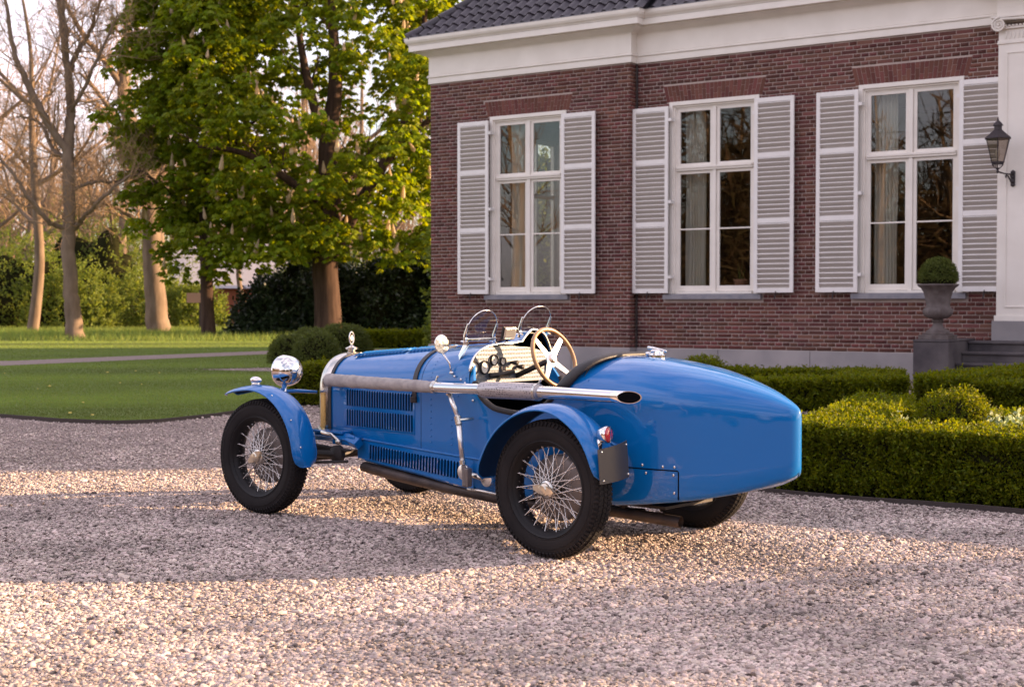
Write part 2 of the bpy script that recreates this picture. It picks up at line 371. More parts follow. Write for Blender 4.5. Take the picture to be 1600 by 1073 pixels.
# ================================================================ THE HOUSE
# local axes: x along the front (towards the porch), y into the house, z up
HX, HY = 6.79, 24.5
house = empty('brick_mansion', (HX, HY, 0), math.atan2(-.561, .828), 'red brick mansion with white shuttered sash windows, white cornice and black tiled roof', 'house')
XL, XB, XR, XE = -10.14, -5.29, 1.60, 17.9       # left corner, break, pilaster, far end
YL = -.22                                        # the left block stands proud
def win_rects():
    return [(-8.60, -6.74, YL), (-4.56, -2.70, 0.), (-.81, 1.04, 0.)]
WZ0, WZ1 = 1.505, 5.165
# backing walls (mortar), with the window openings left out
wb = MB()
def wallspan(x0, x1, yf, holes):
    y1 = yf+.34
    xs = x0
    for a, c in holes:
        wb.span(xs, a, yf, y1, .455, 5.99); wb.span(a, c, yf, y1, .455, WZ0-.012); wb.span(a, c, yf, y1, WZ1, 5.99); xs = c
    wb.span(xs, x1, yf, y1, .455, 5.99)
wallspan(XL+.004, XB-.012, YL+.003, [(-8.60, -6.74)])
wallspan(XB+.03, XE, .003, [(-4.56, -2.70), (-.81, 1.04)])
wb.span(XB-.34, XB-.008, YL+.03, .5, .455, 5.99)
# end wall with a side window
wb.span(XL+.004, XL+.30, .125, 2.9, .455, 5.99); wb.span(XL+.004, XL+.30, 4.5, 11.5, .455, 5.99)
wb.span(XL+.004, XL+.30, 2.9, 4.5, .455, 1.5); wb.span(XL+.004, XL+.30, 2.9, 4.5, 5.15, 5.99)
wb.span(XL+.3, XE, 11.2, 11.5, .455, 5.99); wb.span(XE-.3, XE, .4, 11.2, .455, 5.99)
wb.build('wall', M['mortar'], house)
# rooms behind the windows
rb = MB()
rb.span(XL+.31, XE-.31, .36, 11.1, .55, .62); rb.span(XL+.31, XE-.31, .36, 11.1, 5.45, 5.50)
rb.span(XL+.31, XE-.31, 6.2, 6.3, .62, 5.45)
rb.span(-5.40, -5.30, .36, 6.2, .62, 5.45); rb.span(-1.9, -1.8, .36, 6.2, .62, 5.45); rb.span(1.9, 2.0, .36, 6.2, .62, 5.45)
rb.build('room_walls', M['room'], house)

# bricks --------------------------------------------------------
PIT, STR, HDR, JT = .0730, .290, .145, .0135
def subtract(iv, holes):
    out = [iv]
    for a, c in holes:
        nx = []
        for p, q in out:
            if c <= p or a >= q: nx.append((p, q)); continue
            if a > p: nx.append((p, a))
            if c < q: nx.append((c, q))
        out = nx
    return out
ARCH = [(c0-.055, c1+.055, c0-.135, c1+.135, yf) for c0, c1, yf in win_rects()]   # bottom l/r, top l/r
AZ0, AZ1 = 5.165, 5.475
bricks = []      # x0,x1,z0,z1,yf
def lay(x0, x1, yf, seed):
    rg = random.Random(seed); z = .467; k = 0
    while z+PIT < 5.99+.01:
        holes = []
        for (c0, c1, wy), A in zip(win_rects(), ARCH):
            if wy != yf: continue
            if z+PIT > 1.40 and z < 1.52: holes.append((c0-.12, c1+.0+.10))
            if z+PIT > WZ0 and z < AZ0-.01: holes.append((c0, c1))
            if z+PIT > AZ0+.01 and z < AZ1-.01:
                t = min(1, max(0, (z+PIT/2-AZ0)/(AZ1-AZ0))); holes.append((A[0]+(A[2]-A[0])*t, A[1]+(A[3]-A[1])*t))
        x = x0-(0 if k % 2 else rg.choice([.0725, .2175, .0725])) if True else x0
        while x < x1:
            L = STR if (k % 2 == 0) else HDR
            if k % 2 and rg.random() < .06: L = STR
            if k % 2 == 0 and rg.random() < .10: L = HDR
            a, c = max(x, x0), min(x+L, x1)
            if c-a > .02:
                for p, q in subtract((a+JT/2, c-JT/2), holes):
                    if q-p > .03: bricks.append((p, q, z+JT/2, z+PIT-JT/2, yf))
            x += L
        z += PIT; k += 1
lay(XL, XB, YL, 1); lay(XB+.02, XR+.12, 0., 2)
def wpos(x, y, z):
    return Vector((HX+.828*x+.561*y, HY-.561*x+.828*y, z))
sc_ = []
for i, (p, q, z0, z1, yf) in enumerate(bricks):
    d = wpos((p+q)/2, yf, (z0+z1)/2)-Vector((0, 0, 1.3))
    px = d.x/d.y
    vis = -.09 < px < .372 and not ((z0 < .62) or (px < .20 and z1 < .82))
    sc_.append(((q-p) if vis else 0)/d.y**2)
order = sorted(range(len(bricks)), key=lambda i: -sc_[i]); single = set(order[:296])
ub = MB(); ub.box((0, 0, 0), (1, 1, 1)); mu = ub.mesh('brick'); mu.materials.append(M['brick1'])
V = []; F = []; rn = []
rg = random.Random(5)
for i, (p, q, z0, z1, yf) in enumerate(bricks):
    pr = rg.uniform(-.0025, .0025); dz = rg.uniform(-.001, .001); tilt = rg.uniform(-.0012, .0012)
    yF, yB = yf-.002+pr, yf+.02
    if i in single:
        o = bpy.data.objects.new('brick', mu); COL.objects.link(o); o.parent = house
        o.location = ((p+q)/2, (yF+yB)/2, (z0+z1)/2+dz); o.scale = (q-p, yB-yF, z1-z0); o.rotation_euler = (0, rg.uniform(-.004, .004), rg.uniform(-.004, .004))
    else:
        n = len(V); V += [(p, yF, z0+dz), (q, yF, z0+dz+tilt), (q, yF, z1+dz+tilt), (p, yF, z1+dz), (p, yB, z0+dz), (q, yB, z0+dz+tilt), (q, yB, z1+dz+tilt), (p, yB, z1+dz)]
        F += [(n, n+1, n+2, n+3), (n+3, n+2, n+6, n+7), (n, n+4, n+5, n+1), (n, n+3, n+7, n+4), (n+1, n+5, n+6, n+2)]
        r = rg.random(); r = r if rg.random() > .04 else -.35
        rn += [r]*5
# return of the break and the left end wall, coarser courses of the same bricks
def side_bricks(xw, y0, y1, face, holes=()):
    z = .467; k = 0
    while z+PIT < 6.0:
        y = y0-(0 if k % 2 else .07)
        while y < y1:
            L = STR if k % 2 else HDR
            for a, c in subtract((max(y, y0)+JT/2, min(y+L, y1)-JT/2), [h[:2] for h in holes if z+PIT > h[2] and z < h[3]]):
                if c-a < .02: continue
                n = len(V); x0_, x1_ = (xw+face*.002, xw-face*.02)
                V.extend([(x0_, a, z+JT/2), (x0_, c, z+JT/2), (x0_, c, z+PIT-JT/2), (x0_, a, z+PIT-JT/2), (x1_, a, z+JT/2), (x1_, c, z+JT/2), (x1_, c, z+PIT-JT/2), (x1_, a, z+PIT-JT/2)])
                F.extend([(n, n+1, n+2, n+3), (n+3, n+2, n+6, n+7), (n, n+4, n+5, n+1), (n, n+3, n+7, n+4), (n+1, n+5, n+6, n+2)]); rn.extend([rg.random()]*5)
            y += L
        z += PIT; k += 1
side_bricks(XB, YL+.022, .0, 1)
side_bricks(XL, YL+.022, 11.4, -1, [(2.9, 4.5, 1.5, 5.15)])
me = fast_mesh('brickwork', V, F, rn); o = link_mesh('brickwork', me, house, M['brick']); o['kind'] = 'stuff'
# flat arches: every brick its own object
for (bl, br, tl, tr, yf) in ARCH:
    N = 26
    for k in range(N):
        f0, f1 = k/N, (k+1)/N; g = .0045
        cut = .33 if k % 2 else .66
        for (t0, t1) in ((0, cut), (cut, 1)) if k not in (0, N-1) else ((0, 1),):
            P = []
            for t in (t0, t1):
                tt = t+(.012 if t == t0 and t0 > 0 else 0)-(.012 if t == t1 and t1 < 1 else 0)
                xl = (bl+(br-bl)*f0)*(1-tt)+(tl+(tr-tl)*f0)*tt+g; xr = (bl+(br-bl)*f1)*(1-tt)+(tl+(tr-tl)*f1)*tt-g
                z = AZ0+(AZ1-AZ0)*tt-.002
                P += [(xl, z), (xr, z)]
            q = [P[0], P[1], P[3], P[2]]; yF = yf-.003+random.uniform(-.002, .002)
            m_ = MB(); m_.add([(x, yF, z) for x, z in q]+[(x, yf+.02, z) for x, z in q], [(0, 1, 2, 3), (3, 2, 6, 7), (0, 4, 5, 1), (0, 3, 7, 4), (1, 5, 6, 2)])
            m_.build('arch_brick', M['brickdark'], house)
# plinth stones
xs_ = [XL-.04, -8.3, -6.6, XB+.03]; 
for i in range(3):
    b = MB(); b.span(xs_[i]+.004, xs_[i+1]-.004, YL-.05, YL+.30, -.1, .462); b.build('plinth_stone', M['plinth'], house, bevel=.006)
xs_ = [XB+.035, -3.5, -1.675, .30, 1.70, 4.2, 6.8, 9.4, XE]
for i in range(8):
    b = MB(); b.span(xs_[i]+.004, xs_[i+1]-.004, -.05, .33, -.1, .462); b.build('plinth_stone', M['plinth'], house, bevel=.006)
b = MB(); b.span(XL-.04, XL+.2, YL+.31, 11.5, -.1, .460); b.build('plinth_stone', M['plinth'], house, bevel=.006)
b = MB(); b.tube([(XB+.045, -.02, .47), (XB+.045, -.02, 1.6), (XB+.04, -.012, 3.2), (XB+.04, -.012, 5.9)], .008, 6); b.build('wall_cable', M['lantern'], house)

# entablature swept round the corner and the break
def sweep(name, prof, m, smooth=False, endx=2.2):
    pts = [(XL, 11.4), (XL, YL), (XB, YL), (XB, 0.), (endx, 0.)]
    offs = [(-1, 0), (-1, -1), (1, -1), (1, -1), (0, -1)]     # mitre directions for a unit offset
    b = MB(); secs = []
    for (x, y), (ox, oy) in zip(pts, offs): secs.append([(x+ox*o_, y+oy*o_, z) for o_, z in prof])
    b.loft(secs, closed=True, capa=True, capb=True); return b.build(name, m, house, smooth=smooth, sharp=35)
sweep('architrave_board', [(0.005, 5.965), (.035, 5.965), (.035, 6.085), (.005, 6.085)], M['white'])
sweep('architrave_moulding', [(.005, 6.0855), (.045, 6.0855), (.060, 6.10), (.060, 6.115), (.048, 6.125), (.048, 6.14), (.005, 6.15)], M['white'])
sweep('frieze', [(-.05, 6.10), (.025, 6.151), (.025, 6.515), (-.05, 6.515)], M['white'])
sweep('bed_moulding', [(-.04, 6.5155), (.035, 6.5155), (.045, 6.535), (.065, 6.545), (.10, 6.555), (.15, 6.585), (.22, 6.605), (.255, 6.612), (.255, 6.63), (-.04, 6.63)], M['white'])
sweep('corona', [(-.04, 6.6305), (.33, 6.6305), (.33, 6.745), (.315, 6.752), (-.04, 6.752)], M['white'])
sweep('gutter', [(.10, 6.7525), (.335, 6.7525), (.345, 6.775), (.375, 6.80), (.395, 6.84), (.40, 6.875), (.40, 6.905), (.385, 6.905), (.375, 6.86), (.10, 6.84)], M['white'])
sweep('gutter_lip', [(.37, 6.9055), (.408, 6.9055), (.408, 6.918), (.37, 6.918)], M['zinc'])
# roof: underlay + tiles
SL = math.radians(41); ZR = 6.86
def roofpoly(name, pts): 
    b = MB(); b.add(pts, [tuple(range(len(pts)))]); return b.build(name, M['roof'], house, fix=False)
E0 = YL-.34; D = 5.9; 
zq = ZR+(D-.22)*math.tan(SL)
roof = roofpoly('roof', [(XL-.34, E0, ZR), (XB+.34, E0, ZR), (XB+.34, D+E0, ZR+D*math.tan(SL)), (XL-.34+D, D+E0, ZR+D*math.tan(SL))])
b = MB(); b.add([(XB+.34, -.34, ZR), (XE+.3, -.34, ZR), (XE+.3-D, D+E0, zq), (XB+.34, D+E0, zq)], [(0, 1, 2, 3)]); b.add([(XB+.34, E0, ZR), (XB+.34, D+E0, ZR+D*math.tan(SL)), (XB+.34, D+E0, zq), (XB+.34, -.34, ZR)], [(0, 1, 2, 3)]); b.build('roof_slope', M['roof'], roof)
b = MB(); zt_ = ZR+D*math.tan(SL)
b.add([(XL-.34, E0, ZR), (XL-.34+D, D+E0, zt_), (XL-.34, 2*D+E0, ZR)], [(0, 1, 2)]); b.add([(XE+.3, -.34, ZR), (XE+.3-D, D+E0, zt_), (XE+.3, 2*D+E0, ZR)], [(0, 1, 2)])
b.add([(XL-.34, 2*D+E0, ZR), (XL-.34+D, D+E0, zt_), (XE+.3-D, D+E0, zt_), (XE+.3, 2*D+E0, ZR)], [(0, 1, 2, 3)]); b.build('roof_slope', M['roof'], roof)
TW, TL_ = .235, .32
tb = MB(); secs = []
for j, yy in enumerate((0, TL_+.05)):
    secs.append([(x*TW, yy, .032*(math.sin(2*math.pi*x-.6))+.012+(.0 if j else .018)) for x in np.linspace(-.06, 1.04, 12)])
secs2 = [[(x, y, z-.016) for x, y, z in s_] for s_ in secs]
tb.loft(secs); tb.loft(secs2); tb.loft([secs[0], secs2[0]]); tb.loft([[secs[0][0], secs[1][0]], [secs2[0][0], secs2[1][0]]]); tb.loft([[secs[0][-1], secs[1][-1]], [secs2[0][-1], secs2[1][-1]]])
mt_ = tb.mesh('roof_tile'); mt_.materials.append(M['tile']); mt_.polygons.foreach_set('use_smooth', [True]*len(mt_.polygons)); mt_.set_sharp_from_angle(angle=R(40))
nt_ = 0; rest = []
for row in range(15):
    s0 = row*TL_; y = E0-.02+s0*math.cos(SL); z = ZR+.045+s0*math.sin(SL)
    xstart = XL-.34+s0*math.cos(SL)+.03
    k = 0
    while True:
        x = xstart+k*TW; k += 1
        yfront = y
        if x > XE-1: break
        d = wpos(x, yfront, z)-Vector((0, 0, 1.3)); px_, py_ = d.x/d.y, d.z/d.y
        vis = px_ < .40 and py_ < .262 and row < 9
        if x > XB+.35: yfront = y+.22; 
        loc = (x, yfront, z); rx = SL-R(2.5)
        if vis and nt_ < 290:
            o = bpy.data.objects.new('roof_tile', mt_); COL.objects.link(o); o.parent = roof; o.location = loc; o.rotation_euler = (rx+random.uniform(-.006, .006), random.uniform(-.006, .006), random.uniform(-.006, .006)); nt_ += 1
        else: rest.append((loc, rx))
tv = np.array([v.co[:] for v in mt_.vertices]); tf = [tuple(p.vertices) for p in mt_.polygons]
b = MB()
for loc, rx in rest:
    c, s_ = math.cos(rx), math.sin(rx)
    b.add([(v[0]+loc[0], v[1]*c-v[2]*s_+loc[1], v[1]*s_+v[2]*c+loc[2]) for v in tv], tf)
o = b.build('roof_tile_field', M['tile'], roof, smooth=True, fix=False); o['kind'] = 'stuff'
# hip ridge caps
for k in range(19):
    s0 = .34*k*.74; p0 = Vector((XL-.34+s0, E0+s0, ZR+.06+s0*math.tan(SL))); dr_ = Vector((1, 1, math.tan(SL))).normalized()
    b = MB(); b.tube([p0-dr_*.02, p0+dr_*.37], [.105, .085], 12); b.build('ridge_tile', M['tile'], roof, smooth=True, sharp=50)

# windows --------------------------------------------------------
M['pot'] = M['terracotta']
def window(x0, x1, yf):
    w_ = empty('window', (0, yf, 0)); w_.parent = house
    b = MB(); xc = (x0+x1)/2
    # outer casing with two steps
    for (o_, yy0, yy1, wd) in ((.0, -.018, .12, .075), (.075, .02, .14, .035), (.11, .05, .16, .028)):
        a, c, z0, z1 = x0+o_+.002, x1-o_-.002, WZ0, WZ1-o_-.002
        b.span(a, a+wd, yy0, yy1, z0, z1); b.span(c-wd, c, yy0, yy1, z0, z1); b.span(a+wd, c-wd, yy0, yy1, z1-wd, z1)
    b.build('window_casing', M['white'], w_, bevel=.004)
    ia, ic = x0+.14, x1-.14; zt = WZ1-.14; zb = WZ0+.02
    b = MB(); b.span(ia, ic, .015, .14, 3.845, 3.925); b.span(ia+.01, ic-.01, -.004, .014, 3.885, 3.925); b.span(xc-.035, xc+.035, .028, .14, WZ0+.02, 3.843); b.span(xc-.035, xc+.035, .028, .14, 3.927, zt); b.span(ia, ic, -.002, .14, WZ0, WZ0+.045)
    b.build('mullion_and_transom', M['white'], w_, bevel=.004)
    for (a, c) in ((ia, xc-.037), (xc+.037, ic)):
        for (z0, z1, bars) in ((WZ0+.05, 3.84, [2.735]), (3.93, zt, [])):
            b = MB(); st = .062; tp = .055; bt = .105 if z0 < 2 else .055
            b.span(a, a+st, .06, .105, z0, z1); b.span(c-st, c, .06, .105, z0, z1); b.span(a+st, c-st, .06, .105, z0, z0+bt); b.span(a+st, c-st, .06, .105, z1-tp, z1)
            s_ = b.build('casement_frame', M['white'], w_, bevel=.003)
            segs = [z0+bt]+bars+[z1-tp]
            for zz in bars:
                b = MB(); b.span(a+st, c-st, .058, .10, zz-.013, zz+.013); b.build('glazing_bar', M['white'], w_, bevel=.003)
            for q in range(len(segs)-1):
                b = MB(); b.span(a+st-.005, c-st+.005, .082, .087, segs[q]-.005, segs[q+1]+.005)
                o = b.build('pane', M['windowglass'], w_); o.rotation_euler = (random.uniform(-.0015, .0015), 0, random.uniform(-.0015, .0015))
    b = MB(); b.add([(x0-.10, -.085, 1.402), (x1+.07, -.085, 1.402), (x1+.07, -.085, 1.495), (x0-.10, -.085, 1.495), (x0-.10, .1, 1.402), (x1+.07, .1, 1.402), (x1+.07, .1, 1.512), (x0-.10, .1, 1.512)], [(0, 1, 2, 3), (3, 2, 6, 7), (0, 4, 5, 1), (0, 3, 7, 4), (1, 5, 6, 2)]); b.build('window_sill', M['sill'], w_, bevel=.005)
    return w_
SLM = None
def shutter(xa, xb, yf, hinge):
    """open louvred shutter lying off the wall; hinge = -1 hinges at its left edge, +1 at its right edge"""
    s_ = empty('shutter', (0, yf-.12, 0)); s_.parent = house
    z0, z1 = 1.52, 5.075; st = .072
    b = MB(); b.span(xa, xa+st, -.02, .02, z0, z1); b.span(xb-st, xb, -.02, .02, z0, z1)
    rails = [(z0, z0+.085), (2.79, 2.88), (3.985, 4.075), (z1-.085, z1)]
    for a, c in rails: b.span(xa+st, xb-st, -.018, .018, a, c)
    b.build('shutter_frame', M['shutter'], s_, bevel=.004)
    global SLM
    if SLM is None:
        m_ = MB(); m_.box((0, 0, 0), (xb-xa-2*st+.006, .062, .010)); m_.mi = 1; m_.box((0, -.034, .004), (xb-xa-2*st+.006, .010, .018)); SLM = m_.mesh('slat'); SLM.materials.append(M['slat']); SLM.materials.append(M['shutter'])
        # lit rounded nosing of the slat
        m2 = MB(); m2.tube([(-(xb-xa)/2+st, -.033, 0), ((xb-xa)/2-st, -.033, 0)], .0075, 6); 
    for i in range(3):
        a, c = rails[i][1], rails[i+1][0]; n = int(round((c-a)/.088))
        for k in range(n):
            z = a+(c-a)*(k+.5)/n
            o = bpy.data.objects.new('slat', SLM); COL.objects.link(o); o.parent = s_; o.location = ((xa+xb)/2, .002, z); o.rotation_euler = (R(-52)+random.uniform(-.03, .03), 0, 0)
    b = MB(); hx = xb if hinge > 0 else xa
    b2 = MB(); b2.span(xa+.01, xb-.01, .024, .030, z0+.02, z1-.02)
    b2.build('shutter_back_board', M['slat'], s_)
    if hinge > 0:
        for z in (4.82, 3.26, 1.83): b.span(hx, hx+.075, -.012, .006, z-.03, z+.03); b.span(hx+.06, hx+.075, -.012, .11, z-.03, z+.03)
    else:
        for z in (4.82, 3.26, 1.83): b.span(hx-.05, hx, -.0, .016, z-.03, z+.03)
    b.build('shutter_hinge', M['shutter'], s_, bevel=.003)
    b = MB(); xd = (xa+xb)/2-.05*hinge; b.tube([(xd, .12, 1.50), (xd, -.03, 1.50), (xd+.01, -.035, 1.545)], .009, 6); b.tube([(xd, -.03, 1.50), (xd-.012, -.035, 1.40)], .012, 6); b.build('shutter_stay', M['lantern'], s_)
    return s_
for i, (x0, x1, yf) in enumerate(win_rects()):
    window(x0, x1, yf)
    shutter(x0-.755+.02, x0-.755+.795, yf, 1)
    shutter(x1-.045, x1+.73 if i < 2 else x1+.73, yf, -1)
# curtains, hanging inside
names = ['pale pleated curtain inside the left corner window of the mansion', 'pale pleated curtain inside the middle window of the mansion', 'pale pleated curtain inside the window beside the white pilaster']
for i, (x0, x1, yf) in enumerate(win_rects()):
    for s_, (a, c) in enumerate([(x0+.16, x0+.60)] if i else [(x0+.30, x0+.62)]):
        root = bpy.data.objects.new('curtain', None); COL.objects.link(root); root.location = wpos(0, 0, 0); root.rotation_euler = house.rotation_euler
        secs = []
        for z in np.linspace(1.3, 5.3, 12):
            secs.append([(a+(c-a)*t+.01*math.sin(z*2+t*7), yf+.36+.035*math.sin(t*(38+2*i)+.25*z)+.015*math.sin(t*90+z), z) for t in np.linspace(0, 1, 70)])
        b = MB(); b.loft(secs); me = b.mesh('curtain'); bpy.data.objects.remove(root)
        o = link_mesh('curtain', me, None, M['curtain'], True); o.location = (HX, HY, 0); o.rotation_euler = house.rotation_euler
        tag(o, names[i], 'curtain', 'curtains inside the windows')
# flower pot behind the middle window
pot = empty('flower_pot', wpos(-3.17, .27, 1.53), 0, 'terracotta pot with a thin upright plant on the sill inside the middle window', 'flower pot')
b = MB(); b.lathe([(.10, 0), (.14, .20), (.15, .20), (.15, .25), (.13, .25), (.12, .2)], 20); b.build('pot', M['terracotta'], pot, smooth=True, sharp=35)
b = MB()
for k in range(9): b.tube([(random.uniform(-.04, .04), random.uniform(-.04, .04), .2), (random.uniform(-.1, .1), random.uniform(-.1, .1), random.uniform(.35, .6))], [.012, .003], 5)
b.build('plant_stems', M['leaf_boxd'], pot)
# side window in the end wall, its frame and shutter seen through the room
w_ = empty('window', (XL, 0, 0)); w_.parent = house; b = MB()
for (y0, y1, z0, z1) in ((2.9, 2.98, 1.5, 5.15), (4.42, 4.5, 1.5, 5.15), (3.67, 3.73, 1.58, 5.07), (2.98, 4.42, 5.07, 5.15), (2.98, 4.42, 1.5, 1.58), (2.98, 4.42, 3.8, 3.9)): b.span(.08, .15, y0, y1, z0, z1)
b.build('window_casing', M['white'], w_); b = MB(); b.span(.11, .115, 2.98, 4.42, 1.58, 5.07); b.build('pane', M['windowglass'], w_)

# pilaster and the porch beside it ------------------------------
PX, PY = 1.64, -.16
b = MB(); b.span(PX-.06, PX+1.0, PY-.06, .012, .70, 1.03); b.build('pilaster_base_stone', M['plinth'], house, bevel=.01)
b = MB(); b.span(PX-.03, PX+.94, PY-.02, .010, 1.0305, 1.12); b.span(PX, PX+.90, PY, .010, 1.12, 5.60)
for (x0, x1, z0, z1) in ((PX+.13, PX+.155, 1.28, 5.44), (PX+.745, PX+.77, 1.28, 5.44)): b.span(x0, x1, PY-.014, PY-.0005, z0, z1)
b.span(PX+.13, PX+.77, PY-.014, PY-.0005, 5.4405, 5.465); b.span(PX+.13, PX+.77, PY-.014, PY-.0005, 1.255, 1.2795)
b.span(PX-.018, PX+.918, PY-.02, .010, 5.60, 5.625); b.span(PX-.012, PX+.912, PY-.014, .010, 5.6255, 5.66)
b.build('pilaster', M['white'], house, bevel=.004)
b = MB(); b.span(PX+.005, PX+.895, PY-.006, .010, 5.6605, 5.84)
for k in range(11):
    x = PX+.12+k*.066; b.tube([(x, PY-.012, 5.68), (x+.012, PY-.016, 5.75), (x-.006, PY-.012, 5.81)], [.012, .016, .008], 6)
b.span(PX-.02, PX+.92, PY-.05, .010, 5.8405, 5.875)
for k in range(12): b.lathe([(0, -.02), (.02, -.012), (.024, 0), (.018, .014), (0, .02)], 8, Matrix.Translation((PX+.13+k*.058, PY-.05, 5.885)))
b.span(PX-.07, PX+.97, PY-.09, .010, 5.985, 6.02); b.span(PX-.10, PX+1.0, PY-.12, .010, 6.0205, 6.05)
for xx, s_ in ((PX+.03, 1), (PX+.87, -1)):
    b.lathe([(.09, -.10), (.09, .08)], 20, Matrix.Translation((xx, PY-.02, 5.905)) @ Matrix.Rotation(R(90), 4, 'X'))
    sp = []
    for t in np.linspace(0, 1, 46):
        a = R(90)+s_*t*2*math.pi*2.4; r = .105*(1-t)**.9+.012; sp.append((xx-s_*0+r*math.cos(a), PY-.115, 5.905+r*math.sin(a)))
    b.tube(sp, list(np.linspace(.017, .008, 46)), 6); b.lathe([(.016, 0), (.016, .022), (.0, .024)], 10, Matrix.Translation((xx, PY-.11, 5.905)) @ Matrix.Rotation(R(90), 4, 'X'))
b.tube([(PX+.05, PY-.10, 6.0), (PX+.45, PY-.11, 5.975), (PX+.85, PY-.10, 6.0)], .022, 8)
b.build('ionic_capital', M['white'], house, smooth=True, sharp=35)
b = MB(); b.span(PX-.02, XE, PY-.04, .012, 6.052, 6.20); b.span(PX-.02, XE, PY-.02, .012, 6.20, 6.52); b.span(PX-.3, XE, PY-.42, .2, 6.52, 6.91); b.span(PX+.96, XE, -.02, .2, .46, 6.05); b.build('porch_entablature', M['white'], house, bevel=.006)

# lantern on the pilaster
lan = empty('wall_lantern', wpos(1.90, PY-.001, 3.37), math.atan2(-.561, .828), 'black iron hexagonal wall lantern on a scrolled bracket fixed to the white pilaster', 'lantern'); lan.scale = (.82, .82, .82); lan.rotation_euler.z -= .28
b = MB(); b.span(-.045, .045, -.03, 0, -.12, .14); b.lathe([(.05, 0), (.035, .02), (.0, .045)], 10, Matrix.Translation((0, -.015, .14))); b.lathe([(.0, -.04), (.04, -.02), (.05, 0)], 10, Matrix.Translation((0, -.015, -.12)))
b.build('wall_plate', M['lantern'], lan, bevel=.004)
b = MB(); LY = -.58
b.tube([(0, -.02, .10), (-.01, -.15, .09), (-.01, -.35, .095), (0, LY, .115)], [.018, .015, .015, .02], 8)
sp = [(0, -.03, -.07), (0, -.09, -.05), (0, -.14, .0), (0, -.20, .05), (0, -.26, .07), (0, -.30, .04), (0, -.28, .01), (0, -.255, .025), (0, -.262, .045)]; b.tube(sp, [.020, .018, .016, .014, .013, .012, .011, .010, .012], 8)
b.tube([(0, -.03, .02), (0, -.08, .03), (0, -.12, .07), (0, -.09, .09), (0, -.065, .07)], .011, 8)
b.build('bracket', M['lantern'], lan, smooth=True)
def hexr(r, z, rot=0): return [(r*math.cos(R(60*k+rot)), LY+r*math.sin(R(60*k+rot)), z) for k in range(6)]
b = MB(); b.lathe([(.014, -.04), (.030, 0), (.018, .03), (.045, .055), (.05, .07)], 12, Matrix.Translation((0, LY, .12)))
zb_, zt_l = .30, .765
for k in range(6):
    p = Vector(hexr(.125, zb_)[k]); b.tube([p, (p.x*.9, LY+(p.y-LY)*.9, .24), (p.x*.45, LY+(p.y-LY)*.45, .19)], .007, 6)
for k in range(12):
    a = R(30*k); b.tube([(.12*math.cos(a), LY+.12*math.sin(a), zb_), (.075*math.cos(a), LY+.075*math.sin(a), .21)], .004, 4)
for r, z in ((.135, zb_), (.12, zb_-.03), (.252, zt_l)):
    q = hexr(r, z); b.tube(q+[q[0]], .011, 6)
for k in range(6): b.tube([hexr(.13, zb_)[k], hexr(.25, zt_l)[k]], .009, 6)
b.build('lantern_frame', M['lantern'], lan, smooth=True, sharp=40)
b = MB(); b.loft([hexr(.128, zb_), hexr(.247, zt_l)], closed=True); b.build('lantern_glass', M['milk'], lan, fix=False)
b = MB(); b.loft([hexr(.285, zt_l+.0), hexr(.275, zt_l+.015), hexr(.20, zt_l+.075), hexr(.095, zt_l+.165), hexr(.085, zt_l+.175), hexr(.085, zt_l+.255), hexr(.115, zt_l+.26), hexr(.085, zt_l+.30), hexr(.03, zt_l+.355), hexr(.012, zt_l+.37), hexr(.020, zt_l+.385), hexr(.006, zt_l+.43)], closed=True, capb=True, capa=True); b.build('lantern_roof', M['lantern'], lan)
b = MB(); b.lathe([(.02, 0), (.02, .09), (.028, .1), (.045, .15), (.045, .2), (.03, .25), (0, .26)], 12, Matrix.Translation((0, LY, zb_))); b.build('bulb', M['curtain'], lan, smooth=True)

# steps with the cheek block, urn on top --------------------------
steps = empty('stone_steps', wpos(0, 0, 0), math.atan2(-.561, .828), 'dark stone entrance steps with a square cheek block at their left end', 'steps')
b = MB(); b.span(.69, 1.27, -1.52, -.055, -.02, .70); b.build('cheek_block', M['stone'], steps, bevel=.018)
b = MB(); b.span(.69, 1.275, -1.53, -.055, .701, .735); b.build('cheek_slab', M['stone'], steps, bevel=.008)
for k in range(4):
    zt = .70-.17*k; yf = -.50-.34*k
    b = MB(); b.span(1.28, 7.0, yf+.035, (-.056 if k == 0 else -.50-.34*(k-1)+.034), (zt-.17 if k < 3 else -.03), zt-.045); b.build('riser', M['stone'], steps, bevel=.004)
    b = MB(); b.span(1.278, 7.0, yf, (-.056 if k == 0 else -.50-.34*(k-1)+.03), zt-.0445, zt); b.build('tread_slab', M['stone'], steps, bevel=.010)
urn = empty('garden_urn', wpos(.985, -1.17, .7355), math.atan2(-.561, .828), 'weathered campana urn on the cheek block beside the steps', 'urn')
b = MB(); b.span(-.245, .245, -.245, .245, 0, .075); b.span(-.20, .20, -.20, .20, .075, .11); b.build('urn_plinth', M['urn'], urn, bevel=.008)
b = MB(); b.lathe([(.19, .11), (.185, .135), (.15, .16), (.11, .185), (.085, .23), (.075, .27), (.095, .285), (.10, .30), (.08, .315), (.09, .335)], 32); b.build('urn_foot', M['urn'], urn, smooth=True, sharp=40)
b = MB(); n_ = 96; secs = []
